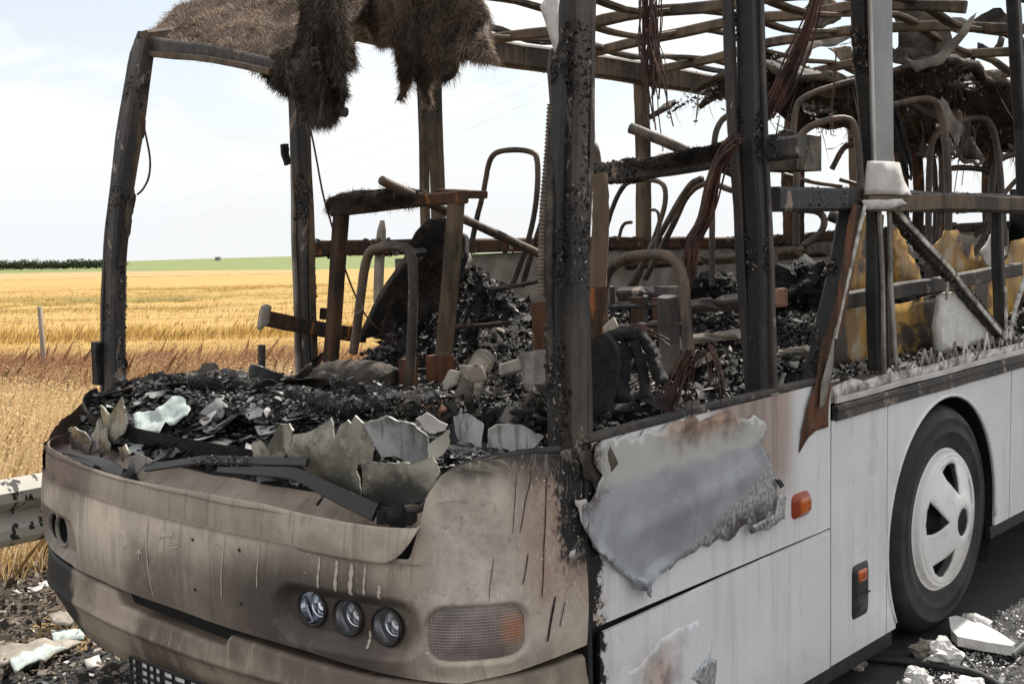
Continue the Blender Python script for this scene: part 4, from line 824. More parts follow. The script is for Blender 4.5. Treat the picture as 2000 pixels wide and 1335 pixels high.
flap('paint_scrap', [(1120, 893), (1150, 870), (1192, 868), (1198, 905), (1160, 935), (1128, 925)], 'char_brown', .014); flap('paint_scrap', [(1098, 1075), (1112, 1073), (1110, 1092), (1096, 1090)], 'pale_skin', .02)
flap('paint_scrap', [(1180, 1335), (1240, 1300), (1290, 1240), (1370, 1200), (1385, 1260), (1375, 1300), (1300, 1345)], 'white_paint', .010, .003); flap('paint_scrap', [(1330, 1335), (1375, 1280), (1392, 1285), (1390, 1345)], 'bare_sheet', .012, .01)
# lamps on the side
def side_lamp(name, cy, cz, hy, hz, depth, mat, rad=.35, lean=0.):
    def fn(u, v):
        a, b = (u-.5)*2, (v-.5)*2; k = max(abs(a), abs(b)); t = math.atan2(b, a); e = 4.5 if rad < 1 else rad; q = (abs(math.cos(t))**e+abs(math.sin(t))**e)**(-1/e)
        return np.array([1.252+depth*(1-k**5), cy+hy*k*q*math.cos(t), cz+hz*k*q*math.sin(t)+lean*hy*k*q*math.cos(t)])
    return fn
ml = grid('marker_lamp', side_lamp('', 1.675, .803, .066, .047, .024, ''), 25, 25, 'lens_frame', BUS); grid('lens', side_lamp('', 1.682, .803, .050, .037, .031, ''), 25, 25, 'orange_lens', ml)
rl = grid('reflector_lamp', side_lamp('', 2.135, .385, .072, .112, .016, '', 9), 25, 25, 'black_plastic', BUS)
grid('lens', side_lamp('', 2.138, .442, .048, .030, .020, '', 9), 17, 17, 'orange_lens', rl); grid('bulb_mark', side_lamp('', 2.138, .442, .010, .022, .0215, '', 9), 9, 9, 'lens_frame', rl)
beam('lens', [(1.27, 2.08, .37), (1.27, 2.19, .37)], .006, .006, 'rubber', rl, warp=0); grid('dark_lens', side_lamp('', 2.135, .325, .052, .034, .018, ''), 15, 15, 'wiper_black', rl)
# ------------------------------------------------------------------ wheel
WC = np.array([1.235, 2.93, .50]); AX = (1, 0, 0)
wh = mk('wheel', *lathe([(.30, -.24), (.31, .0), (.302, .012), (.292, .004)], WC, AX, 60), 'wheel_white', BUS, smooth=True)
prof = [(.300, .000), (.315, .010), (.330, .012), (.372, .022), (.378, .025), (.384, .022), (.43, .018), (.436, .021), (.442, .016), (.465, .004), (.484, -.02), (.492, -.045), (.498, -.10), (.498, -.22), (.48, -.27), (.40, -.28), (.3, -.27)]
mk('tyre', *lathe(prof, WC, AX, 90), 'tyre', wh, smooth=True)
def cap_h(r): return float(np.interp(r, [0, .05, .10, .17, .235, .262, .285, .292], [.094, .092, .086, .066, .036, .028, .030, .012]))
def capring(r, n=72, a0=0.): return [(r*math.cos(a0+2*math.pi*i/n), r*math.sin(a0+2*math.pi*i/n)) for i in range(n)]
holes = [capring(.060, 26)]
for k in range(5):
    b = 2*math.pi*k/5+.46
    q = [(.240, -.36), (.248, -.18), (.248, .05), (.240, .24), (.205, .26), (.16, .19), (.115, .0), (.17, -.21)]; holes.append([(r*math.cos(b+a), r*math.sin(b+a)) for r, a in q])
sheet('hub_cap', capring(.272, 110), lambda a, b: WC+np.array([cap_h(math.hypot(a, b))+.004, a, b]), .017, 'wheel_white', wh, holes=holes, solid=.010)
mk('hub_cap_rim', *lathe([(.262, .026), (.270, .034), (.280, .036), (.288, .030), (.293, .012), (.292, .0)], WC, AX, 72), 'wheel_white', wh, smooth=True)
mk('hub', *lathe([(.0, .03), (.10, .03), (.12, .0), (.28, -.05), (.29, -.1)], WC, AX, 40), 'rubber', wh, smooth=True)
# ------------------------------------------------------------------ frame, near side
def pil(name, pts, pl, w, h, mat, crust=0, **k):
    o = beam(name, [pl(a, b) for a, b in pts], w, h, mat, BUS, **k); return add_crust(o, crust) if crust else o
N1 = X_(1.205)
pA = pil('pillar', [(1120, 905), (1117, 700), (1116, 450), (1121, 200), (1129, -60)], N1, .075, .066, 'char_steel', 1700, warp=.006); tag(pA, 'charred near windscreen pillar with flaking paint')
pil('pillar_flange', [(1093, 880), (1088, 600), (1085, 300), (1098, -60)], X_(1.20), .04, .022, 'black_frame', 1700, warp=.012); pil('pillar_flange', [(1150, 860), (1147, 500), (1152, 200), (1160, -60)], X_(1.225), .012, .020, 'char_steel', warp=.006)
pil('pillar_crust', [(1074, 840), (1072, 640), (1080, 480), (1082, 250)], X_(1.19), .022, .016, 'char_brown', warp=.02)
pil('pillar', [(1485, 765), (1478, 500), (1466, 250), (1455, -60)], X_(1.20), .062, .060, 'black_frame', 1700, warp=.005); pil('pillar_flange', [(1508, 765), (1500, 500), (1490, 250), (1478, -60)], X_(1.225), .034, .026, 'char_steel', warp=.003)
pil('pillar_flange', [(1466, 778), (1458, 600), (1447, 400), (1432, 250), (1424, 100), (1418, -60)], X_(1.16), .034, .030, 'char_steel', warp=.008)
pil('pillar', [(1712, 400), (1700, 250), (1688, 100), (1680, -60)], X_(1.19), .070, .062, 'black_frame', 1700, warp=.005)
sheet('pillar_cover', [(1697, -60), (1737, -60), (1741, 330), (1707, 330)], X_(1.245), 30, 'silver_cover', BUS, solid=.02, smooth=False); pil('cover_edge', [(1699, -60), (1709, 330)], X_(1.258), .008, .010, 'pale_skin', warp=0)
sheet('pillar_foot', [(1696, 315), (1754, 318), (1762, 350), (1777, 380), (1689, 381), (1692, 345)], X_(1.262), 12, 'pale_skin', BUS, solid=.012, jag=.6, warp=.004)
beam('window_rail', [at(1505, 389, 'x', 1.20), at(1670, 391, 'x', 1.20), at(2000, 399, 'x', 1.20), (1.20, 10, 1.83)], .07, .085, 'char_steel', BUS, warp=.005); add_crust(COL.objects[-1], 1500)
beam('window_rail_strip', [at(1690, 398, 'x', 1.25), at(1830, 395, 'x', 1.25), at(2010, 398, 'x', 1.25)], .02, .062, 'brown_steel', BUS, warp=.004)
sheet('window_rail_skin', [(1683, 392), (1760, 388), (1772, 398), (1735, 408), (1690, 410)], X_(1.268), 8, 'pale_skin', BUS, jag=1., warp=.006)
pil('lower_pillar', [(1706, 410), (1704, 560), (1712, 722)], X_(1.19), .05, .05, 'black_frame', warp=.006)
pil('pillar_strip', [(1718, 412), (1722, 560), (1726, 730)], X_(1.225), .012, .020, 'pale_shell', warp=.008); pil('pillar_strip', [(1738, 412), (1742, 560), (1750, 735)], X_(1.225), .010, .026, 'pale_shell', warp=.008); pil('pillar_strip', [(1730, 440), (1731, 600), (1735, 735)], X_(1.19), .02, .03, 'black_frame', warp=.006)
pil('brace', [(1664, 395), (1640, 520), (1612, 650), (1592, 745)], X_(1.20), .075, .075, 'black_frame', 1700, warp=.004); sheet('torn_sheet', [(1666, 398), (1692, 402), (1674, 480), (1658, 560), (1640, 640), (1622, 720), (1616, 780), (1616, 832), (1594, 840), (1576, 856), (1560, 884), (1564, 840), (1574, 790), (1594, 730), (1616, 640), (1642, 500)], X_(1.262), 12, 'rust_mid', BUS, jag=1.5, warp=.014, wsc=5); pil('torn_edge', [(1690, 404), (1672, 490), (1652, 580), (1634, 660)], X_(1.275), .008, .016, 'seam_white', warp=.006)
sheet('torn_sheet', [(1622, 690), (1632, 640), (1628, 720), (1612, 790), (1602, 800), (1606, 750)], X_(1.285), 10, 'pale_shell', BUS, warp=.01)
pil('brace', [(1742, 412), (1850, 535), (1958, 660)], X_(1.205), .045, .050, 'char_steel', 1700, warp=.005); pil('brace_strip', [(1752, 410), (1860, 530), (1968, 664)], X_(1.235), .010, .022, 'seam_white', warp=.006)
pil('lower_pillar', [(1947, 408), (1948, 520), (1955, 652)], X_(1.20), .05, .05, 'black_frame', warp=.004); pil('pillar_strip', [(1964, 560), (1966, 660)], X_(1.235), .01, .02, 'seam_white')
pil('pillar', [(1998, 400), (1996, 250), (1984, 100), (1975, -80)], X_(1.20), .055, .06, 'black_frame', warp=.004); pil('brace_strip', [(2010, 520), (1985, 600), (1972, 662)], X_(1.235), .012, .03, 'seam_white', warp=.006)
for y in (4.9, 6.1, 7.4, 8.7, 10.2): beam('pillar', [(1.2, y, 1.15), (1.2, y, 2.8)], .06, .06, 'black_frame', BUS)
beam('roof_rail', [(1.17, .55, 2.84), (1.17, 3, 2.86), (1.17, 6, 2.84), (1.17, 10.2, 2.84)], .08, .09, 'roof_steel', BUS, warp=.01, step=.15)
flap_o = [(1057, 12), (1075, -20), (1096, -20), (1092, 80), (1084, 105), (1072, 60)]
sheet('pale_flap', flap_o, X_(1.24), 9, 'pale_skin', BUS, jag=1., warp=.015)
# corrugated conduit along the near pillar
P = resample([at(a, b, 'x', 1.16) for a, b in ((1078, 205), (1072, 300), (1063, 400), (1060, 480), (1060, 580))], .0035); V, F = tube_vf(P, .012, 8, rad=lambda t: .0115 if int(t*len(P)) % 3 else .0155); mk('conduit', V, F, 'conduit', BUS)
pil('conduit_tail', [(1078, 210), (1072, 120), (1078, 100)], X_(1.16), .016, .016, 'char_steel')
# ------------------------------------------------------------------ frame, far side
FX = X_(-1.2)
pil('pillar', [(221, 790), (222, 640), (226, 500), (243, 330), (264, 180), (282, 80)], FX, .075, .07, 'char_steel', 1700, warp=.007); pil('pillar_flange', [(205, 770), (205, 600), (212, 450), (232, 270), (256, 110), (274, 62)], X_(-1.24), .022, .03, 'black_frame', warp=.008); pil('pillar_flange', [(236, 520), (250, 400), (272, 270), (294, 110)], X_(-1.165), .014, .028, 'brown_steel', warp=.006)
pil('door_gear', [(188, 745), (189, 700), (190, 660)], X_(-1.27), .05, .04, 'char', warp=.03, step=.02)
mk('pillar_socket', *lathe([(.05, -.06), (.085, .0), (.075, .035), (.05, .03), (.045, -.03)], at(205, 790, 'y', .42), (0, -.35, .93), 22), 'char', BUS, smooth=True)
pil('pillar', [(605, 740), (600, 600), (592, 450), (584, 300), (578, 110)], FX, .075, .07, 'char_steel', 1700, warp=.006); pil('pillar_flange', [(584, 735), (580, 600), (574, 400), (570, 230)], X_(-1.22), .02, .02, 'pale_shell', warp=.01)
pil('pillar_flange', [(612, 700), (606, 400), (600, 250)], X_(-1.16), .014, .03, 'brown_steel', warp=.008)
sheet('charred_bracket', [(550, 285), (562, 282), (566, 320), (558, 324), (552, 305)], X_(-1.18), 5, 'char', BUS, jag=1.5, warp=.02, solid=.02)
pil('window_post', [(833, 450), (829, 330), (820, 80)], FX, .046, .04, 'brown_steel', warp=.004); pil('window_post', [(858, 450), (854, 330), (846, 80)], FX, .075, .05, 'brown_steel', warp=.004)
beam('window_rail', [at(608, 487, 'x', -1.2), at(760, 482, 'x', -1.2), at(1060, 476, 'x', -1.2), at(1440, 474, 'x', -1.2), (-1.2, 11, 1.66)], .06, .075, 'rust_steel', BUS, warp=.006, step=.1); add_crust(COL.objects[-1], 2200, 'ash_flakes', .005)
FRR = [at(675, 45, 'x', -1.17), at(860, 82, 'x', -1.17), at(1060, 117, 'x', -1.17), at(1240, 140, 'x', -1.17), at(1420, 172, 'x', -1.17), at(1620, 210, 'x', -1.17), at(1830, 262, 'x', -1.17), at(2000, 290, 'x', -1.17)]
beam('roof_rail', FRR, .09, .13, 'roof_steel', BUS, warp=.008, step=.12); add_crust(COL.objects[-1], 1200); beam('roof_rail_flange', [p+np.array([.09, 0, .085]) for p in FRR], .04, .03, 'char_steel', BUS, warp=.02, step=.12)
for px in (1255, 1556, 1672, 1760, 1845, 1930): pil('window_post', [(px+2, 468), (px, 300), (px-3, np.interp(px, [1255, 1420, 1620, 1830, 2000], [142, 172, 210, 262, 290]))], FX, .085 if px < 1300 else .10, .07, 'brown_steel' if px < 1700 else 'rust_steel', warp=.008)
beam('window_post', [at(1550, 470, 'x', -1.0), at(1545, 330, 'x', -1.0), at(1552, 230, 'x', -1.0)], .12, .12, 'rust_steel', BUS, warp=.02)
# far wall below the windows
def fw(u, v): y = 1.5+9.5*u; return np.array([-1.22+.012*nz((y*2, v*2, 0)), y, .3+1.34*v+terr(0, 0)])
def fw_hole(u, v): y = 1.5+9.5*u; return y < 2.05
grid('side_wall', fw, 120, 16, 'timber_grey', BUS, hole=fw_hole); tag(COL.objects[-1], 'smoke-greyed inner face of the far side wall')
# door opening cross bars on the far side
pil('door_bar', [(508, 618), (570, 632), (640, 645), (712, 655)], X_(-1.12), .03, .07, 'rust_steel', warp=.006); pil('door_bar', [(628, 612), (650, 614)], X_(-1.15), .03, .055, 'rust_steel')
sheet('door_bracket', [(512, 598), (520, 594), (528, 598), (522, 632), (506, 644), (504, 640)], X_(-1.08), 5, 'timber_grey', BUS, solid=.02); sheet('door_bracket', [(505, 673), (517, 673), (516, 736), (498, 740), (500, 728), (506, 715)], X_(-1.0), 6, 'char_steel', BUS, solid=.015)
pil('broken_post', [(739, 590), (742, 500), (746, 430)], X_(-1.2), .05, .03, 'timber_grey', taper=lambda t: 1-.5*max(0, t-.85)/.15)
# ------------------------------------------------------------------ roof bows and stringers
def roofz(x, y): return 2.70+.13*(1-(x/1.2)**2)-.10*math.exp(-((y-5.2)/1.8)**2)*(1-(x/1.25)**2)+.05*math.sin(y*1.9)*(1-(x/1.25)**2)-.02*y*.3
for k, y in enumerate((1.75, 2.55, 3.3, 4.1, 4.9, 5.8, 6.8, 7.9, 9.1)):
    P = [(x, y+.07*math.sin(x*3+k), roofz(x, y)+.035*nz((x*1.5, y, 0), 1, k)) for x in np.linspace(-1.18, 1.18, 16)]; beam('roof_bow', P, .045, .05, 'roof_steel', BUS, ref=(0, 1, 0), warp=.012, step=.1)
for k, x in enumerate((-.78, -.36, .1, .55, .92)):
    P = [(x+.05*math.sin(y*1.3+k), y, roofz(x, y)+.03-.06*math.sin(y*2.2+k*1.4)**2) for y in np.linspace(1.7, 10, 40)]; beam('roof_stringer', P, .05, .022, 'roof_steel', BUS, ref=(1, 0, 0), warp=.012, step=.1)
# ------------------------------------------------------------------ hairy insulation
def hairy(name, outline, mapper, step, n, mat, warp, hl, down=1.2, label=None, base='felt', nrm=1., thick=.02, wid=.0011):
    o = sheet(name, outline, mapper, step, base, BUS, jag=step*.25, warp=warp, wsc=4.5, solid=thick, label=label)
    V = np.array([v.co for v in o.data.vertices]); T = np.array([p.vertices[:] for p in o.data.polygons]); P, N = sample_tris(V, T, n); sg = np.where(RNG.random(n) < .5, -1., 1.)[:, None]
    tocam = (CAM-P); sg = np.where((N*tocam).sum(1) < 0, -1., 1.)[:, None]*np.where(RNG.random(n) < .8, 1, -1)[:, None]
    cl = np.array([nz3(p, 9, 3) for p in P]); d = N*sg*.6*nrm+cl*.7+RNG.normal(size=(n, 3))*.6+np.array([0, 0, -down]); L_ = RNG.uniform(hl*.4, hl*1.3, n); b = np.zeros((n, 3)); b[:, 2] = -L_*.25; b += RNG.normal(size=(n, 3))*L_[:, None]*.12
    mk_tris('fibres', blades(P+N*sg*thick*.45, d, L_, RNG.uniform(.5, 1.2, n)*wid, b).reshape(-1, 3), mat, o, nper=5); return o
def fold(amp, fq): return lambda px, py: np.array([amp*math.sin(px*fq), amp*math.cos(px*fq*.7), 0])
def hang(y, amp=.06, fq=.06): return lambda px, py: at(px, py, 'y', y+amp*math.sin(px*fq+py*.012)+.03*math.sin(px*.13))
hairy('hanging_insulation', [(512, 132), (545, 112), (585, 60), (600, -40), (690, -40), (686, 60), (680, 125), (664, 165), (655, 205), (640, 225), (612, 246), (594, 232), (585, 190), (560, 178), (530, 160)], hang(.72, .035, .035), 9, 40000, 'fibre_dark', .05, .032, .9, 'dark matted insulation hanging in a clump over the far door pillar')
hairy('hanging_insulation', [(688, -40), (690, 10), (720, 55), (758, 92), (778, 110), (785, 150), (777, 196), (793, 178), (800, 150), (812, 165), (818, 208), (830, 214), (842, 172), (852, 150), (866, 170), (888, 158), (897, 120), (925, 122), (955, 118), (976, 100), (962, 78), (940, 55), (928, 0), (930, -40)], hang(1.15, .04, .03), 9, 60000, 'fibre', .06, .034, 1.0, 'reddish brown hairy insulation torn loose and hanging like a pelt')
def roofpatch(u, v): return None
HDR = [at(x_, y_, 'y', .72) for x_, y_ in ((278, 84), (350, 99), (440, 110), (545, 130), (610, 132))]
def bil(u, v):                                   # front dome of the roof sloping down to the sagging header
    lo = np.array([np.interp(u, np.linspace(0, 1, 5), [p[k] for p in HDR[:5]]) for k in range(3)]); hi = at(462+330*u, -14-70*u, 'y', 1.42); p = lo*(1-v)+hi*v
    return p+np.array([0, 0, .05*math.sin(v*3.1)*(1-.5*u)+.035*nz((u*5, v*4, 0))*(v > .05)])
hairy('roof_front_skin', [(0, .02), (.25, .0), (.5, .0), (.75, 0), (1, .02), (1.02, .5), (1, 1), (.5, 1.02), (0, 1), (-.02, .5)], bil, .04, 34000, 'fibre', .025, .036, -.05, 'collapsed front roof skin covered with scorched brown fibres', nrm=1.0, thick=.03)
beam('windscreen_header', HDR, .05, .06, 'char_steel', BUS, ref=(0, 1, 0), warp=.012); beam('header_lip', [p+np.array([0, -.03, -.025]) for p in HDR[:4]], .03, .025, 'roof_steel', BUS, ref=(0, 1, 0), warp=.012)
beam('roof_rail', [at(282, 78, 'x', -1.19), at(480, 62, 'x', -1.18), at(690, 48, 'x', -1.17)], .07, .08, 'roof_steel', BUS, warp=.008)
tube('loose_pipe', [at(640, 212, 'y', .75), at(660, 216, 'y', .76), at(676, 220, 'y', .77)], .018, 'char_brown', BUS)
for pts, pl in (([(276, 225), (285, 265), (294, 310), (292, 345), (280, 370), (268, 380)], X_(-1.15)), ([(606, 250), (618, 310), (630, 380), (645, 430), (665, 500), (690, 570), (715, 620), (750, 655), (785, 670)], X_(-.75)), ([(283, 235), (282, 255), (279, 270)], X_(-1.15))): tube('loose_cable', [pl(a, b) for a, b in pts], .0045, 'wire_copper', BUS, n=5, it=2)
sheet('charred_bracket', [(252, 395), (266, 370), (268, 385), (262, 410), (256, 440), (247, 470), (246, 430)], X_(-1.14), 6, 'char_brown', BUS, jag=2, warp=.02, solid=.015)
# ------------------------------------------------------------------ interior frames and tubes
Y13 = Y_(1.30)
def yb(y): return lambda a, b: at(a, b, 'y', y)
tf = pil('table_frame', [(668, 415), (656, 560), (645, 712)], yb(1.28), .06, .055, 'rust_steel', warp=.004); tag(tf, 'rusty steel frame of the burnt guide table')
beam('post', [at(892, 385, 'y', 1.28), at(878, 560, 'y', 1.28), at(862, 735, 'y', 1.28)], .06, .055, 'brown_steel', tf, warp=.004); beam('top', [at(655, 410, 'y', 1.28), at(760, 398, 'y', 1.28), at(905, 384, 'y', 1.28)], .06, .05, 'rust_steel', tf, ref=(0, 1, 0)); beam('top', [at(868, 377, 'y', 1.40), at(936, 381, 'y', 1.40)], .10, .03, 'rust_steel', tf, ref=(0, 1, 0))
hairy('table_debris', [(640, 400), (645, 382), (700, 372), (745, 366), (800, 370), (835, 378), (800, 386), (835, 395), (800, 412), (760, 405), (690, 406), (650, 416)], yb(1.27), 7, 6000, 'fibre_dark', .03, .03, .2, base='char')
for pts, y in (([(690, 690), (700, 620), (714, 500), (735, 481), (792, 481), (808, 500), (806, 640), (798, 785)], 1.12), ([(1182, 690), (1176, 600), (1180, 535), (1215, 503), (1300, 494), (1332, 520), (1340, 620), (1346, 705)], 1.25)): tube('grab_rail', [at(a, b, 'y', y) for a, b in pts], .0195, 'tube_steel', BUS, n=10)
V, F = boxvf(at(797, 730, 'y', 1.13), .055, .05, .12, 0.); mk('rail_foot', V, F, 'rust_mid', BUS); V, F = boxvf(at(860, 718, 'y', 1.27), .09, .07, .10, 0.); mk('rail_foot', V, F, 'rust_mid', BUS)
tube('loose_pipe', [atd(745, 352, 4.75), atd(900, 425, 5.1), atd(1056, 497, 5.5)], .019, 'tube_steel', BUS); pil('stair_side', [(722, 655), (770, 560), (815, 490)], yb(1.75), .03, .10, 'char_steel', warp=.01)
hairy('stair_panel', [(722, 660), (770, 580), (800, 500), (822, 462), (850, 425), (868, 432), (880, 455), (905, 500), (900, 540), (860, 590), (820, 640), (790, 665)], yb(1.9), 9, 9000, 'fibre_dark', .09, .022, .4, base='char', thick=.03)
pil('brace', [(1052, 590), (1056, 640), (1060, 705)], yb(1.6), .05, .05, 'rust_mid'); pil('brace', [(1172, 460), (1168, 560), (1160, 665)], yb(1.15), .05, .04, 'rust_steel')
tube('pillar_tube', [at(1170, 340, 'y', 1.0), at(1175, 400, 'y', 1.0), at(1168, 560, 'y', 1.0)], .028, 'brown_steel', BUS)
# shelf behind the driver
beam('shelf', [at(1146, 343, 'y', 1.5), at(1290, 325, 'y', 1.5), at(1440, 300, 'y', 1.5), at(1560, 285, 'y', 1.5)], .06, .075, 'char_steel', BUS, ref=(0, 1, 0), warp=.012); add_crust(COL.objects[-1], 900); tube('loose_pipe', [at(1232, 250, 'y', 1.52), at(1340, 293, 'y', 1.55), at(1440, 340, 'y', 1.6)], .021, 'tube_steel', BUS)
hairy('shelf_debris', [(1222, 312), (1240, 305), (1290, 297), (1330, 288), (1380, 280), (1440, 262), (1450, 290), (1350, 312), (1260, 322)], yb(1.47), 8, 3500, 'fibre_dark', .04, .022, .0, base='char', thick=.03)
V, F = boxvf(at(1540, 300, 'y', 2.0), .16, .3, .13, .2); mk('fan_box', V, F, 'char_brown', BUS); hairy('fan_debris', [(1500, 275), (1530, 255), (1562, 265), (1570, 285), (1520, 290)], yb(1.9), 7, 1200, 'fibre_dark', .03, .02, .0, base='char', thick=.02)
# seat frames: bent tube hoops bolted to the floor
def seat(pts, d, r=.016, mat='tube_steel', cross=None):
    r *= .88; f = d if callable(d) else D_(d); o = tube('seat_frame', [f(a, b) for a, b in pts], r, mat, BUS, n=9)
    for c in (cross or ()): tube('rung', [f(a, b) for a, b in c], r*.8, mat, o, n=7, it=1)
seat([(1000, 560), (1030, 480), (1048, 400), (1052, 312), (1040, 294), (985, 292), (956, 304), (946, 370), (930, 430), (905, 560)], yb(2.45))
seat([(1020, 560), (1040, 490), (1062, 420)], yb(2.5)); seat([(1148, 278), (1160, 282), (1168, 310), (1170, 420), (1172, 560)], yb(2.2), .02)
seat([(1180, 470), (1190, 420), (1215, 362), (1240, 350), (1290, 352), (1302, 372), (1296, 420), (1240, 560)], yb(3.3)); seat([(1230, 560), (1300, 440), (1345, 360), (1372, 348)], yb(2.9), .018); seat([(1260, 545), (1320, 430), (1340, 380), (1380, 352), (1430, 372)], yb(3.1), .018)
seat([(1208, 470), (1216, 436), (1234, 434)], yb(2.3), .009); seat([(1278, 500), (1288, 440), (1286, 410), (1270, 410)], yb(2.2), .008)
seat([(1390, 560), (1392, 290), (1402, 240), (1432, 218), (1480, 215)], D_(5.6)); seat([(1555, 480), (1556, 290), (1570, 248), (1652, 226), (1674, 248), (1682, 380), (1684, 540)], D_(5.4), .018); seat([(1548, 300), (1552, 210), (1572, 186), (1668, 156), (1690, 160)], D_(6.0), .018)
seat([(1745, 206), (1810, 190), (1838, 205), (1850, 290), (1853, 420), (1848, 560)], D_(6.1), .021, 'tube_steel'); seat([(1812, 560), (1814, 320), (1822, 262), (1860, 240), (1920, 226), (1942, 250), (1954, 330), (1962, 480)], D_(6.9), .021, 'tube_steel')
seat([(1745, 283), (1808, 283), (1824, 300), (1830, 420), (1820, 560)], D_(8.3), .022); seat([(1830, 500), (1838, 345), (1852, 326), (1930, 330), (1938, 345), (1930, 450), (1900, 500)], D_(7.8), .021); seat([(1934, 500), (1938, 330), (1950, 310), (2010, 292)], D_(7.0), .02)
seat([(1625, 330), (1640, 300), (1652, 283), (1690, 280)], D_(7.5), .02); seat([(1570, 480), (1605, 455), (1612, 430), (1600, 412), (1560, 408)], D_(6.3), .02); seat([(1905, 460), (1945, 420), (2005, 355)], D_(7.4), .018); seat([(1940, 402), (1990, 345), (2010, 330)], D_(7.2), .016)
seat([(1870, 300), (1885, 320), (1900, 310), (1905, 292)], D_(6.6), .012); seat([(1790, 300), (1805, 308), (1812, 292)], D_(6.6), .012); seat([(1620, 420), (1655, 435), (1680, 430)], D_(5.6), .03, 'char_brown')
for a, b, d in ((1530, 340, 5.5), (1640, 350, 5.6)): tube('loose_cable', [atd(a, b, d), atd(a+55, b+16, d), atd(a+115, b+24, d)], .010, 'tube_steel', BUS, n=6)
pil('brace', [(1790, 290), (1795, 380), (1792, 480)], D_(8.8), .07, .05, 'rust_steel'); pil('brace', [(1940, 290), (1942, 400)], D_(8.2), .06, .05, 'rust_steel')
# wire bundles
def bundle(name, pts, pl, n, spread, r=.0035, mat='wire_copper', parent=BUS):
    L_ = []; base = [pl(a, b) for a, b in pts]
    for k in range(n):
        o = RNG.normal(size=3)*spread; e = random.uniform(.7, 1.0); m = max(2, int(len(base)*e+.5)); Q = [p+o*(.5+.8*i/len(base))+nz3(p*3, 1., k)*spread*1.6 for i, p in enumerate(base[:m])]; L_.append(tube_vf(chaikin(Q, 2), r*random.uniform(.6, 1.1), 4))
    V, F = join(L_); mk(name, V, F, mat, parent, kind='stuff')
bundle('wire_bundle', [(1268, -40), (1272, 40), (1270, 90), (1280, 140), (1278, 180), (1288, 250)], yb(2.1), 46, .032, .0035); bundle('wire_bundle', [(1600, -30), (1585, 40), (1560, 100), (1535, 160), (1505, 215), (1498, 235)], yb(2.0), 26, .015, .005); bundle('wire_bundle', [(1440, 270), (1410, 300), (1395, 350), (1380, 420), (1350, 470), (1345, 540), (1338, 600)], yb(1.35), 26, .014, .0045)
bundle('wire_bundle', [(1350, 690), (1335, 710), (1320, 760), (1308, 800), (1305, 830)], yb(.95), 26, .02, .0028); bundle('wire_bundle', [(1385, 680), (1395, 700), (1405, 740), (1408, 780)], yb(1.0), 12, .016, .002); bundle('wire_bundle', [(1250, 640), (1270, 655), (1300, 670)], yb(.8), 14, .012, .002); bundle('wire_bundle', [(632, 690), (615, 715), (608, 740)], yb(1.5), 10, .012, .004)
bundle('wire_bundle', [(1745, 215), (1760, 260), (1775, 330), (1772, 345)], D_(6.2), 14, .02, .006, 'char'); bundle('wire_bundle', [(1890, 240), (1880, 300), (1870, 380)], D_(6.2), 10, .03, .003, 'char_steel'); bundle('wire_bundle', [(1635, 100), (1632, 160), (1625, 220), (1628, 260)], D_(5.2), 2, .004, .0025)
# charred ceiling hanging over the rear
def ceil(u, v):
    p = np.array([-.95+1.75*v, 3.9+5.6*u, 2.42+.14*math.sin(u*7+v*2)+.10*math.sin(v*6)+.12*(v-.3)+.10*nz((u*5, v*4, 0))]); return p+nz3(p, 4, 2)*.06
cg = grid('ceiling_remains', ceil, 60, 30, 'char_brown', BUS, solid=.03, hole=lambda u, v: nz((u*7, v*5, 3)) > .30); tag(cg, 'charred ceiling panel sagging in tatters over the rear seats')
n = 16000; u, v = RNG.random(n), RNG.random(n); P = np.array([ceil(a, b) for a, b in zip(u, v)])+RNG.normal(size=(n, 3))*.02; P[:, 2] -= RNG.gamma(1.2, .018, n)
mk_tris('ceiling_flakes', flakes(P, RNG.gamma(1.5, .005, n)+.003, .7).reshape(-1, 3), 'ash_flakes', cg, nper=5)
n = 1500; u, v = RNG.random(n), RNG.random(n)**.7; P = np.array([ceil(a, b) for a, b in zip(u, v)]); mk_tris('hanging_threads', blades(P, np.stack([RNG.normal(size=n)*.3, RNG.normal(size=n)*.3, -np.ones(n)], 1), RNG.gamma(2., .07, n), RNG.uniform(.001, .004, n), RNG.normal(size=(n, 3))*.03).reshape(-1, 3), 'fibre_dark', cg, nper=5)
for o_, d, m in (([(1770, 110), (1800, 130), (1850, 112), (1890, 70), (1902, 42), (1880, 55), (1840, 92), (1800, 112)], 5.6, 'pale_shell'), ([(1830, 60), (1850, 35), (1880, 45), (1870, 80)], 5.9, 'pale_shell'), ([(1840, 190), (1860, 200), (1885, 250), (1865, 300), (1850, 250)], 6.4, 'pale_shell'), ([(1530, 120), (1560, 80), (1650, 45), (1660, 70), (1600, 100), (1560, 150)], 7.2, 'pale_shell'), ([(1740, 0), (1790, 5), (1840, 40), (1850, 110), (1790, 120), (1742, 90)], 6.6, 'char_brown')): sheet('ceiling_scrap', o_, D_(d), 12, m, BUS, jag=4, warp=.06, wsc=4, solid=.006)
rs = random.Random(3)
for k in range(22):
    a, b, d = rs.uniform(1540, 1990), rs.uniform(20, 300), rs.uniform(5.6, 8.5); w_, h_ = rs.uniform(18, 60), rs.uniform(12, 34); t0 = rs.uniform(0, 3)
    o_ = [(a+w_*math.cos(t)*rs.uniform(.6, 1.1), b+h_*math.sin(t)*rs.uniform(.6, 1.1)+w_*.3*math.cos(t+t0)) for t in np.linspace(0, 6.283, 9)[:-1]]
    sheet('ceiling_scrap', o_, D_(d), 9, rs.choice(['char_brown', 'char', 'char_brown', 'pale_shell', 'roof_steel']), BUS, jag=3, warp=.10, wsc=5, solid=.005)
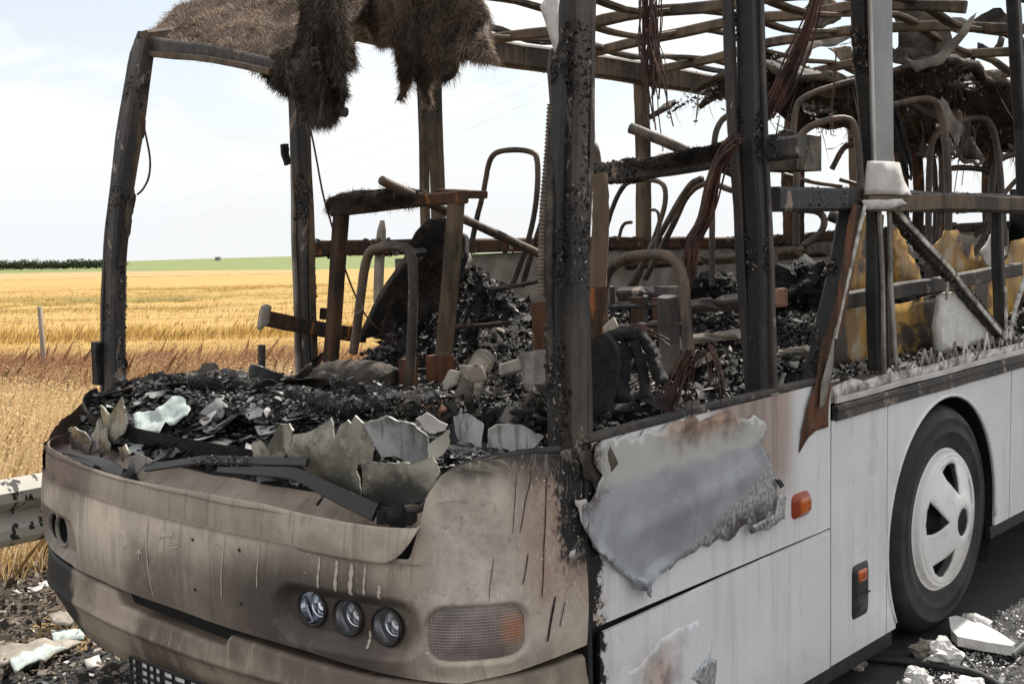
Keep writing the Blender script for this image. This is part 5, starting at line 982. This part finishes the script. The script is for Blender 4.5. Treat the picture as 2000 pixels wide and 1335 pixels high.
for k in range(5): tube('ceiling_loop', [atd(1880+14*k-40, 262+8*k, 6.6), atd(1884+14*k-40, 292+6*k, 6.6), atd(1896+14*k-40, 300+6*k, 6.6), atd(1906+14*k-40, 285+6*k, 6.6)], .010, 'conduit', BUS, n=6)
# ------------------------------------------------------------------ rear lining, seen through the near frame
YL = X_(1.02)
sheet('yellow_lining', [(1634, 600), (1660, 480), (1690, 420), (1722, 420), (1722, 560), (1720, 715), (1690, 725), (1612, 742), (1622, 660)], YL, 14, 'yellow_lining', BUS, jag=2, warp=.014, wsc=3, solid=.006)
sheet('yellow_lining', [(1738, 420), (1750, 420), (1757, 455), (1773, 470), (1768, 490), (1792, 520), (1806, 565), (1742, 578)], YL, 12, 'yellow_lining', BUS, jag=4, warp=.02, wsc=4, solid=.006)
sheet('yellow_lining', [(1738, 596), (1848, 572), (1842, 704), (1745, 722)], X_(1.08), 14, 'yellow_lining', BUS, jag=1.5, warp=.015, wsc=3, solid=.006)
sheet('yellow_lining', [(1806, 512), (1818, 484), (1838, 464), (1842, 450), (1868, 448), (1872, 457), (1898, 461), (1902, 500), (1931, 505), (1937, 545), (1940, 640), (1900, 600), (1850, 560)], X_(.98), 12, 'yellow_lining', BUS, jag=1.5, warp=.012, wsc=3.5, solid=.006)
sheet('yellow_lining', [(1940, 520), (1966, 505), (1972, 470), (2004, 462), (2006, 560), (2000, 650), (1945, 640)], X_(.94), 12, 'yellow_lining', BUS, jag=2, warp=.015, wsc=3.5, solid=.006)
sheet('torn_liner', [(1906, 494), (1934, 452), (1950, 462), (1958, 500), (1952, 545), (1932, 522)], X_(1.02), 9, 'pale_skin', BUS, jag=2, warp=.03, wsc=5, solid=.004); sheet('torn_liner', [(1768, 470), (1776, 452), (1786, 470), (1782, 492)], X_(1.05), 6, 'pale_skin', BUS, jag=1, warp=.02, solid=.004)
beam('lining_rail', [at(1640, 590, 'x', 1.1), at(1740, 572, 'x', 1.1), at(1840, 552, 'x', 1.1), at(1990, 525, 'x', 1.1)], .04, .065, 'char_steel', BUS, warp=.006)
fm = sheet('foam_panel', [(1838, 578), (1855, 570), (1880, 580), (1905, 610), (1930, 645), (1942, 668), (1900, 672), (1832, 690), (1828, 640)], X_(1.17), 12, 'foam', BUS, jag=.8, warp=.006, solid=.04); tag(fm, 'white foam panel wedged under the diagonal brace')
tube('hook', [at(1848, 585, 'x', 1.19), at(1852, 540, 'x', 1.2), at(1846, 522, 'x', 1.21), at(1842, 532, 'x', 1.21)], .008, 'seam_white', BUS, n=6)
sheet('copper_pad', [(1516, 564), (1534, 562), (1534, 598), (1516, 600)], X_(1.0), 9, 'copper_pad', BUS, solid=.02)
# ------------------------------------------------------------------ floor and wreckage inside
def G(a): return math.exp(-a*a)
def hd(x, y):                                    # dashboard wreckage
    b = 1.055+.155*sst(y, .18, .50)*(1-.55*sst(x, .15, .7)) - .05*sst(x, .3, .8)*sst(y, .5, .8)
    return b-.012+.022*nz((x*5, y*5, 0), 1, 1)+.014*nz((x*11, y*15, 0), 1, 2)+.007*nz((x*34, y*34, 0), 1, 5)-.5*sst(y, .78, .95)*sst(x, .25, .5)
def hf(x, y):                                    # wreckage on the passenger floor
    h = 1.06+.03*nz((x*4, y*4, 0), 1, 3)+.02*nz((x*14, y*14, 0), 1, 4)
    h += .50*G((x+.98)/.30)*G((y-2.25)/.42)+.24*G((x+.45)/.6)*G((y-2.9)/.5)+.20*sst(y, 2.6, 3.4)*(.6+.5*nz((x*2.2, y*1.8, 0), 1, 6))+.22*G((x-.85)/.28)*G((y-2.0)/.5)*1.0+.15*sst(y, 4, 5.5)
    return h
def hdr(x, y): return .93+.12*nz((x*3, y*3, 0), 1, 9)+.05*nz((x*9, y*9, 0), 1, 8)+.10*sst(y, 1.0, 1.5)
def plan_y(x): return float(np.interp(x, PLAN[:, 0], PLAN[:, 1]))
def dsh(u, v): x = -1.17+2.36*u; y0 = plan_y(x)+.20; y = y0+(1.0-y0)*v; return np.array([x, y, hd(x, y)])
grid('dashboard', dsh, 260, 100, 'char', BUS); tag(COL.objects[-1], 'melted black dashboard')
tube('dashboard_roll', [at(252, 758, 'y', .52), at(300, 747, 'y', .53), at(380, 745, 'y', .55), at(470, 752, 'y', .57), at(560, 768, 'y', .56), at(640, 790, 'y', .5), at(700, 800, 'y', .45)], .034, 'char', BUS, n=20, warp=.0, it=4)
_dr = COL.objects[-1]
for v in _dr.data.vertices: v.co = tuple(np.array(v.co)+nz3(v.co, 9, 1)*.016+nz3(v.co, 30, 2)*.007)
V_ = np.array([v.co for v in _dr.data.vertices]); T_ = [p.vertices[:3] for p in _dr.data.polygons]; P_, N_ = sample_tris(V_, T_, 2600); N_ *= np.sign(((P_-V_.mean(0))*N_).sum(1)+1e-9)[:, None]
mk_tris('crust', flakes(P_, RNG.gamma(1.5, .004, 2600)+.002, .6, normal=N_).reshape(-1, 3), 'ash_flakes', _dr, nper=5)
def flo(u, v): x = -1.2+2.38*u; y = 1.22+8.8*v**1.5; return np.array([x, y, hf(x, y)])
grid('floor_wreckage', flo, 130, 150, 'char', BUS)
grid('driver_floor', lambda u, v: np.array([.2+.98*u, .5+1.45*v, hdr(.2+.98*u, .5+1.45*v)]), 60, 80, 'char', BUS)
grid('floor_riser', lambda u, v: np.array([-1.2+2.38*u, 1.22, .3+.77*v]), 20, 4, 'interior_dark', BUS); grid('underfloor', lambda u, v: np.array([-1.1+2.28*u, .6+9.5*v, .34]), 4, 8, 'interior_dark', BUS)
grid('stairwell_floor', lambda u, v: np.array([-1.2+2.38*u, .5+.74*v, .72+.03*nz((u*9, v*5, 0))]), 40, 14, 'char', BUS)
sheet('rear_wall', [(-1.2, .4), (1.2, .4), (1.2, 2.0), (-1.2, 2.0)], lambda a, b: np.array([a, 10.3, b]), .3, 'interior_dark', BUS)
beam('floor_edge', [at(985, 722, 'y', 1.2), at(1075, 696, 'y', 1.2), (1.15, 1.2, 1.10)], .05, .05, 'timber_grey', BUS, ref=(0, 1, 0))
def scatter(hfun, n, xr, yr, size, tilt, lift=.01, dens=None):
    x = RNG.uniform(*xr, n); y = RNG.uniform(*yr, n)
    if dens is not None: k = dens(x, y) > RNG.random(n); x, y = x[k], y[k]
    z = np.array([hfun(a, b) for a, b in zip(x, y)]); n = len(x); return flakes(np.stack([x, y, z+lift+RNG.random(n)*.02], 1), size(n), tilt)
def dens_d(x, y): return np.array([1. if b > plan_y(a)+.17 else 0 for a, b in zip(x, y)])*np.where((x > .3) & (y > .75), 0, 1)
sz = lambda k, m: (lambda n: RNG.gamma(1.5, k, n)+m)
mk_tris('dashboard_flakes', np.concatenate([scatter(hd, 160, (-1.1, .9), (.08, .36), sz(.02, .02), .22, .02, dens_d), scatter(hd, 3300, (-1.15, 1.1), (.08, .40), sz(.009, .005), .28, .010, dens_d), scatter(hd, 9000, (-1.15, 1.1), (.08, .5), sz(.004, .003), .4, .006, dens_d), scatter(hd, 2200, (-1.1, .5), (.42, 1.0), sz(.003, .002), .3, .004, dens_d), scatter(hdr, 5200, (.2, 1.15), (.55, 1.9), sz(.007, .004), .6)]).reshape(-1, 3), 'dash_flakes', nper=5, label='grey ash flakes and glass splinters covering the burnt dashboard', cat='ash')
mk_tris('floor_flakes', np.concatenate([scatter(hf, 52000, (-1.18, 1.15), (1.25, 4.2), sz(.0055, .003), .7), scatter(hf, 20000, (-1.18, 1.18), (4, 9.5), sz(.009, .005), .8)]).reshape(-1, 3), 'ash_flakes', nper=5, label='charred flakes and ash heaped over the passenger floor', cat='ash')
P, F_all = [], 0
n = 5200; x = RNG.normal(1.1, .05, n); y = RNG.uniform(1.93, 4.4, n); mk_tris('sill_ash', flakes(np.stack([x, y, 1.195+RNG.random(n)*.02], 1), RNG.gamma(1.5, .004, n)+.002, .8).reshape(-1, 3), 'ash_flakes', BUS, nper=5)
def on(hfun, px, py, lift=.0):                   # the point of a heap seen at a pixel
    d = ray(px, py); t = 2.5
    while t < 14:
        p = CAM+d*t
        if p[2] < hfun(p[0], p[1])+lift: return p
        t += .006
    return CAM+d*5
# lumps in the wreckage
def lump(name, c, r, mat, sq=(1, 1, 1), rough=.35, parent=BUS, seed=0, n=14, **k):
    V, F = [], []
    for i in range(n+1):
        th = math.pi*i/n
        for j in range(2*n):
            ph = math.pi*j/n; d = np.array([math.sin(th)*math.cos(ph), math.sin(th)*math.sin(ph), math.cos(th)]); q = 1+rough*nz(d*1.6, 1., seed)+rough*.5*nz(d*4.5, 1., seed+3); V.append(np.asarray(c)+d*np.array(sq)*r*q)
    for i in range(n):
        for j in range(2*n): kx = (j+1) % (2*n); F.append((i*2*n+j, (i+1)*2*n+j, (i+1)*2*n+kx, i*2*n+kx))
    return mk(name, V, F, mat, parent, smooth=True, **k)
tube('step_housing', [at(636, 752, 'y', 1.1), at(650, 742, 'y', 1.1), at(740, 745, 'y', 1.1), at(758, 760, 'y', 1.1)], .085, 'char_brown', BUS, n=20, warp=.12)
rs2 = random.Random(11)
def heap_scrap(name, hfun, xr, yr, n, mats, s0, s1, lift=.02, wp=.05):
    for k in range(n):
        x, y = rs2.uniform(*xr), rs2.uniform(*yr); r = rs2.uniform(s0, s1); t0 = rs2.uniform(0, 6.28); asp = rs2.uniform(.4, .9); tl, tm = rs2.uniform(-.5, .5), rs2.uniform(-.5, .5); z = hfun(x, y)+lift
        if hfun is hd and y < plan_y(x)+.22: continue
        o_ = [(r*math.cos(t)*rs2.uniform(.65, 1.1), r*asp*math.sin(t)*rs2.uniform(.65, 1.1)) for t in np.linspace(0, 6.283, 9)[:-1]]; c, s = math.cos(t0), math.sin(t0)
        sheet(name, o_, lambda a, b: np.array([x+a*c-b*s, y+a*s+b*c, z+a*tl+b*tm]), r*.3, rs2.choice(mats), BUS, jag=r*.12, warp=wp, wsc=9, solid=.004, seed=k)
heap_scrap('charred_scrap', hd, (-1.1, .4), (.2, .9), 26, ['char', 'char', 'char_brown', 'shard_grey', 'pale_shell'], .04, .12)
heap_scrap('charred_scrap', hf, (-1.05, 1.05), (1.3, 3.6), 44, ['char', 'char_brown', 'char_brown', 'pale_shell', 'char_steel', 'timber_grey'], .05, .16, .03, .08)
heap_scrap('charred_scrap', hdr, (.3, 1.05), (.6, 1.9), 18, ['char', 'char_brown', 'pale_shell', 'char_steel'], .04, .12, .03, .06)
for k in range(16):                              # seat springs and tangled wire in the ash
    x, y = rs2.uniform(-.9, 1.0), rs2.uniform(1.4, 3.4); z = hf(x, y)+.03; a = rs2.uniform(0, 3.1); r = rs2.uniform(.02, .035)
    tube('seat_spring', [(x+math.cos(a)*.012*i+r*math.cos(i*.8)*math.sin(a), y+math.sin(a)*.012*i-r*math.cos(i*.8)*math.cos(a), z+r*math.sin(i*.8)) for i in range(34)], .003, 'tube_steel', BUS, n=5, it=1)
for k in range(14):
    x, y = rs2.uniform(-.6, 1.0), rs2.uniform(.8, 2.8); hh = hf if y > 1.3 else hdr; z = hh(x, y)+.02
    tube('loose_wire', [(x+rs2.uniform(-.16, .16), y+rs2.uniform(-.16, .16), z+rs2.uniform(0, .13)) for i in range(8)], .0032, rs2.choice(['wire_copper', 'conduit', 'tube_steel']), BUS, n=5, it=3)
for k, (a, b, pl, r, sq, m) in enumerate(( (880, 800, yb(.62), .04, (1.1, .8, .8), 'char_brown'), (915, 795, yb(.7), .035, (.7, .7, 1.2), 'char_brown'), (850, 798, yb(.55), .035, (1, .8, .7), 'copper_pad'), (800, 797, yb(.55), .05, (1.8, .8, .6), 'char_brown'), (740, 800, yb(.5), .05, (1.5, .8, .7), 'char'), (1000, 820, yb(.6), .06, (1.6, .7, .6), 'char'), (1050, 800, yb(.7), .05, (1, .8, 1.2), 'char_brown'), (660, 780, yb(.8), .08, (1.3, .8, .8), 'char'), (1330, 720, X_(.7), .07, (1.4, 1, 1), 'char'), (1420, 745, X_(.8), .08, (1.3, 1, .9), 'char'), (1250, 800, X_(.95), .08, (1.6, 1, .6), 'char'), (960, 660, yb(1.9), .05, (1.2, .8, .8), 'timber_grey'), (840, 560, yb(2.2), .08, (.9, .8, 1.4), 'char'), (1560, 560, X_(.75), .10, (1.2, 1, .9), 'char'), (1480, 590, X_(.3), .09, (1.2, 1, .9), 'char'), (1400, 560, X_(-.2), .10, (1.6, 1, .7), 'char'))):
    c_ = pl(a, b); lump('charred_lump', c_, r, m, sq, .8, seed=k, n=20); nn = 420; q = RNG.normal(size=(nn, 3)); q /= np.linalg.norm(q, axis=1)[:, None]
    mk_tris('crust_flakes', flakes(c_+q*np.array(sq)*r*1.02, RNG.gamma(1.5, .006, nn)+.003, .7, normal=q).reshape(-1, 3), 'ash_flakes', COL.objects[-1], nper=5)
# steering column with collapsed wheel
sc_ = tube('steering_column', [at(1215, 780, 'y', .62), at(1212, 720, 'y', .66), at(1220, 680, 'y', .70)], .026, 'char', BUS, warp=.5); tube('steering_wheel', [at(1150, 690, 'y', .62), at(1190, 655, 'y', .68), at(1250, 650, 'y', .72), at(1275, 690, 'y', .72), at(1290, 745, 'y', .70)], .020, 'char', sc_, warp=.6)
tube('steering_stalk', [at(1240, 665, 'y', .7), at(1255, 720, 'y', .7), at(1262, 775, 'y', .68)], .016, 'char', sc_, warp=.5)
sheet('driver_panel', [(1150, 660), (1180, 645), (1195, 690), (1190, 800), (1158, 830), (1120, 800), (1125, 720)], yb(.60), 10, 'char', BUS, jag=3, warp=.05, solid=.03); sheet('pale_scrap', [(1180, 640), (1200, 622), (1207, 640), (1200, 670), (1184, 675)], yb(.8), 6, 'timber_grey', BUS, warp=.02, solid=.008)
for a, b, c, d_, y, m, w in ((1352, 662, 1445, 652, 1.6, 'timber_grey', .03), (1345, 600, 1450, 585, 2.1, 'char_steel', .05), (1210, 575, 1340, 570, 1.9, 'char_steel', .05), (1200, 640, 1300, 632, 1.4, 'char_steel', .02), (1520, 690, 1575, 680, 1.8, 'timber_grey', .02), (1190, 600, 1330, 590, 1.5, 'char_steel', .016), (1195, 560, 1195, 660, 1.5, 'char_steel', .016), (1262, 575, 1262, 655, 1.5, 'char_steel', .016), (1305, 575, 1310, 730, 1.3, 'char_steel', .06), (940, 570, 1060, 545, 2.3, 'char_steel', .02), (850, 645, 990, 628, 1.9, 'rust_steel', .018), (1060, 520, 930, 530, 3.2, 'char_steel', .03), (1200, 520, 1440, 505, 4., 'brown_steel', .05), (1520, 498, 1615, 488, 4., 'brown_steel', .06)): beam('burnt_bar', [at(a, b, 'y', y), at((a+c)/2, (b+d_)/2, 'y', y+.02), at(c, d_, 'y', y)], w, w, m, BUS, warp=.008)
for a, y in ((1245, 1.8), (1285, 1.8), (1160, 1.4)): pil('burnt_bar', [(a, 580), (a+3, 660)], yb(y), .05, .03, 'rust_steel')
tube('air_duct', [at(905, 790, 'y', .75), at(925, 740, 'y', .85), at(945, 700, 'y', .95)], .042, 'char_brown', BUS, n=16, warp=.06); sheet('bent_plate', [(900, 722), (942, 720), (950, 748), (925, 755), (905, 742)], yb(.8), 8, 'timber_grey', BUS, warp=.03, solid=.01); sheet('bent_plate', [(868, 745), (880, 720), (902, 722), (898, 750), (872, 765)], yb(.82), 8, 'timber_grey', BUS, warp=.04, solid=.01)
sheet('pale_scrap', [(835, 566), (850, 562), (862, 566), (858, 585), (840, 590), (832, 578)], yb(2.0), 6, 'timber_grey', BUS, jag=1.5, warp=.02, solid=.006); sheet('gauge_panel', [(1010, 700), (1075, 680), (1072, 760), (1050, 790), (1030, 760)], yb(.9), 10, 'pale_shell', BUS, jag=4, warp=.04, solid=.004)
#PART4
# ================================================================== loose things
def cloth(o_, lab, px, amp=.012):
    V2, T = cdt(o_, 6, (), 1.5, 5); m_ = np.mean(o_, 0); y0 = on(hd, *m_, .02)[1]-.05; V = [at(a, b, 'y', y0+(m_[1]-b)*.0022) for a, b in V2]; V = [q+nz3(q, 9, 2)*.022+nz3(q, 22, 4)*.008 for q in V]; c = np.mean(V, 0)
    return mk('scorched_cloth', V, T, 'cloth', smooth=True, solid=.004, label=lab, cat='cloth', loc=c)
cloth([(261, 806), (275, 802), (305, 802), (322, 790), (340, 776), (356, 775), (371, 790), (366, 812), (345, 825), (332, 832), (320, 826), (310, 846), (285, 848), (266, 840), (262, 825)], 'large crumpled pale green glass-fibre cloth lying on the dashboard', 0)
cloth([(243, 872), (254, 862), (258, 854), (278, 852), (282, 866), (292, 880), (282, 886), (262, 882), (248, 880)], 'small pale green scrap of glass-fibre cloth by the windscreen edge', 0)
LS = [([(207, 858), (235, 850), (262, 854), (240, 868), (222, 866)], 'shard_grey', 'dark bluish glass splinter pointing over the dashboard edge'), ([(285, 862), (310, 842), (335, 838), (330, 852), (305, 868)], 'shard_grey', 'flat grey glass piece beside the small green scrap'), ([(390, 880), (405, 866), (420, 858), (418, 870), (402, 884)], 'shard_grey', 'narrow grey glass piece leaning amid the dashboard ash'),
 ([(390, 826), (405, 808), (418, 796), (422, 806), (412, 822), (398, 832)], 'pale_skin', 'pale curled flake standing in the middle of the dashboard'), ([(425, 815), (436, 796), (441, 800), (436, 820)], 'shard_glass', 'thin upright glass sliver near the dashboard roll'), ([(478, 805), (500, 796), (516, 802), (512, 815), (490, 822)], 'shard_grey', 'broad bluish glass flake below the dashboard roll'), ([(516, 806), (524, 798), (530, 802), (520, 818)], 'pale_skin', 'small white chip next to the broad bluish flake'),
 ([(395, 835), (440, 832), (442, 842), (400, 845)], 'shard_grey', 'long flat slate-grey glass strip on the ash'), ([(500, 836), (540, 832), (542, 842), (505, 848)], 'shard_grey', 'dark flat glass strip left of the standing shards'), ([(415, 870), (445, 860), (455, 864), (430, 878)], 'shard_grey', 'small slanting glass strip behind the wiper blade'), ([(476, 880), (482, 866), (490, 870), (492, 886)], 'pale_skin', 'stubby white chip behind the wiper blade end'), ([(290, 905), (320, 880), (332, 876), (322, 890)], 'shard_glass', 'long pointed splinter hanging over the wiper tray')]
for o_, m, lab in LS:
    V2, T = cdt(o_, 6, (), .6, 3); m_ = np.mean(o_, 0); y0 = on(hd, *m_, .015)[1]-.02; V = [at(a, b, 'y', y0+(m_[1]-b)*.003) for a, b in V2]; V = [q+nz3(q, 6, 2)*.012 for q in V]; mk('glass_splinter' if m != 'pale_skin' else 'paint_chip', V, T, m, solid=.005, label=lab, cat='splinter' if m != 'pale_skin' else 'chip', loc=np.mean(V, 0))
# foam and hose by the wheel
def gp(px, py): return at(px, py, 'z', .0)
def rock(name, px, py, r, sq, lab, seed, mat='foam', rough=.55):
    c = gp(px, py); o = lump(name, np.array([c[0], c[1], r*sq[2]*.75]), r, mat, sq, rough, None, seed, 12, label=lab, cat='foam block', loc=(c[0], c[1], 0)); o.data.polygons.foreach_set('use_smooth', [False]*len(o.data.polygons)); return o
rock('foam_block', 1904, 1236, .058, (1, .9, .8), 'cube-like white foam block lying behind the long white board', 1); rock('foam_block', 1806, 1282, .050, (1.1, 1, .8), 'greyish foam lump lying next to the tyre', 2, 'timber_grey'); rock('foam_block', 1842, 1300, .055, (1.1, 1, .9), 'jagged white foam lump at the blunt end of the long white board', 3, 'foam', .9)
rock('foam_block', 1795, 1348, .05, (1.2, 1, .8), 'jagged white foam lump beside the dark hose', 4, 'foam', .9); rock('foam_block', 1672, 1303, .032, (1.2, 1, .8), 'small grey foam lump tucked under the bus skirt', 5, 'timber_grey'); rock('foam_block', 1900, 1352, .05, (1.4, 1, .6), 'flat white foam lump at the tip of the long white board', 6)
bo_ = [(1853, 1232), (1868, 1230), (1905, 1240), (1950, 1262), (1982, 1285), (1975, 1292), (1925, 1286), (1870, 1274), (1858, 1258)]
V2, T = cdt([tuple(gp(a, b)[:2]) for a, b in bo_], .03, (), .002, 1); V = [(a, b, .045+.01*nz((a*5, b*5, 0))) for a, b in V2]; mk('foam_board', V, T, 'foam', solid=.04, label='long white tapered foam board lying flat on the asphalt', cat='foam board', loc=(*gp(1910, 1260)[:2], 0))
P = [gp(a, b)+(0, 0, .018) for a, b in ((1690, 1292), (1760, 1298), (1830, 1308), (1900, 1320), (1950, 1345), (1980, 1375))]; tube('hose', P, .017, 'rubber', n=8, label='flat black hose lying across the foam crumbs', cat='hose', loc=P[0])
P = [gp(a, b)+(0, 0, .02) for a, b in ((1975, 1290), (1996, 1272), (2030, 1245))]; tube('hose', P, .018, 'hose_green', n=8, label='dark green hose end pointing at the white board', cat='hose', loc=P[0])
P = [gp(a, b)+(0, 0, .012) for a, b in ((1878, 1282), (1900, 1305), (1912, 1325))]; tube('hose', P, .010, 'hose_green', n=8, label='thin dark green tube between the foam lumps', cat='hose', loc=P[0])
# burnt pieces on the verge
def vp(px, py): p = at(px, py, 'z', .02); return p
for o_, m, lab, nm, h in (([(95, 1222), (125, 1210), (150, 1225), (138, 1240), (105, 1235)], 'timber_grey', 'short stack of grey boards lying below the bumper', 'board', .05), ([(60, 1155), (95, 1142), (98, 1150), (62, 1165)], 'pale_skin', 'pale strip of sheet lying under the guardrail', 'sheet_strip', .02), ([(100, 1240), (170, 1235), (165, 1258), (105, 1262)], 'cloth', 'pale green melted sheet flattened on the verge below the boards', 'melted_sheet', .02), ([(0, 1275), (80, 1262), (160, 1265), (90, 1300), (0, 1310)], 'timber_grey', 'grey curved skin panel lying in the rubble', 'skin_panel', .03), ([(20, 1305), (90, 1275), (130, 1280), (60, 1310), (30, 1330)], 'cloth', 'long pale green fibre strip on the rubble', 'fibre_strip', .035), ([(165, 1300), (195, 1296), (200, 1312), (172, 1318)], 'pale_skin', 'small white shell fragment on the rubble', 'shell_fragment', .03)):
    V2, T = cdt(o_, 9, (), 1.5, 4); V = [vp(a, b)+np.array([0, 0, h+.02*nz((a*.05, b*.05, 1))]) for a, b in V2]; mk(nm, V, T, m, solid=.012, smooth=True, label=lab, cat=nm.replace('_', ' '), loc=np.mean(V, 0)-(0, 0, h))
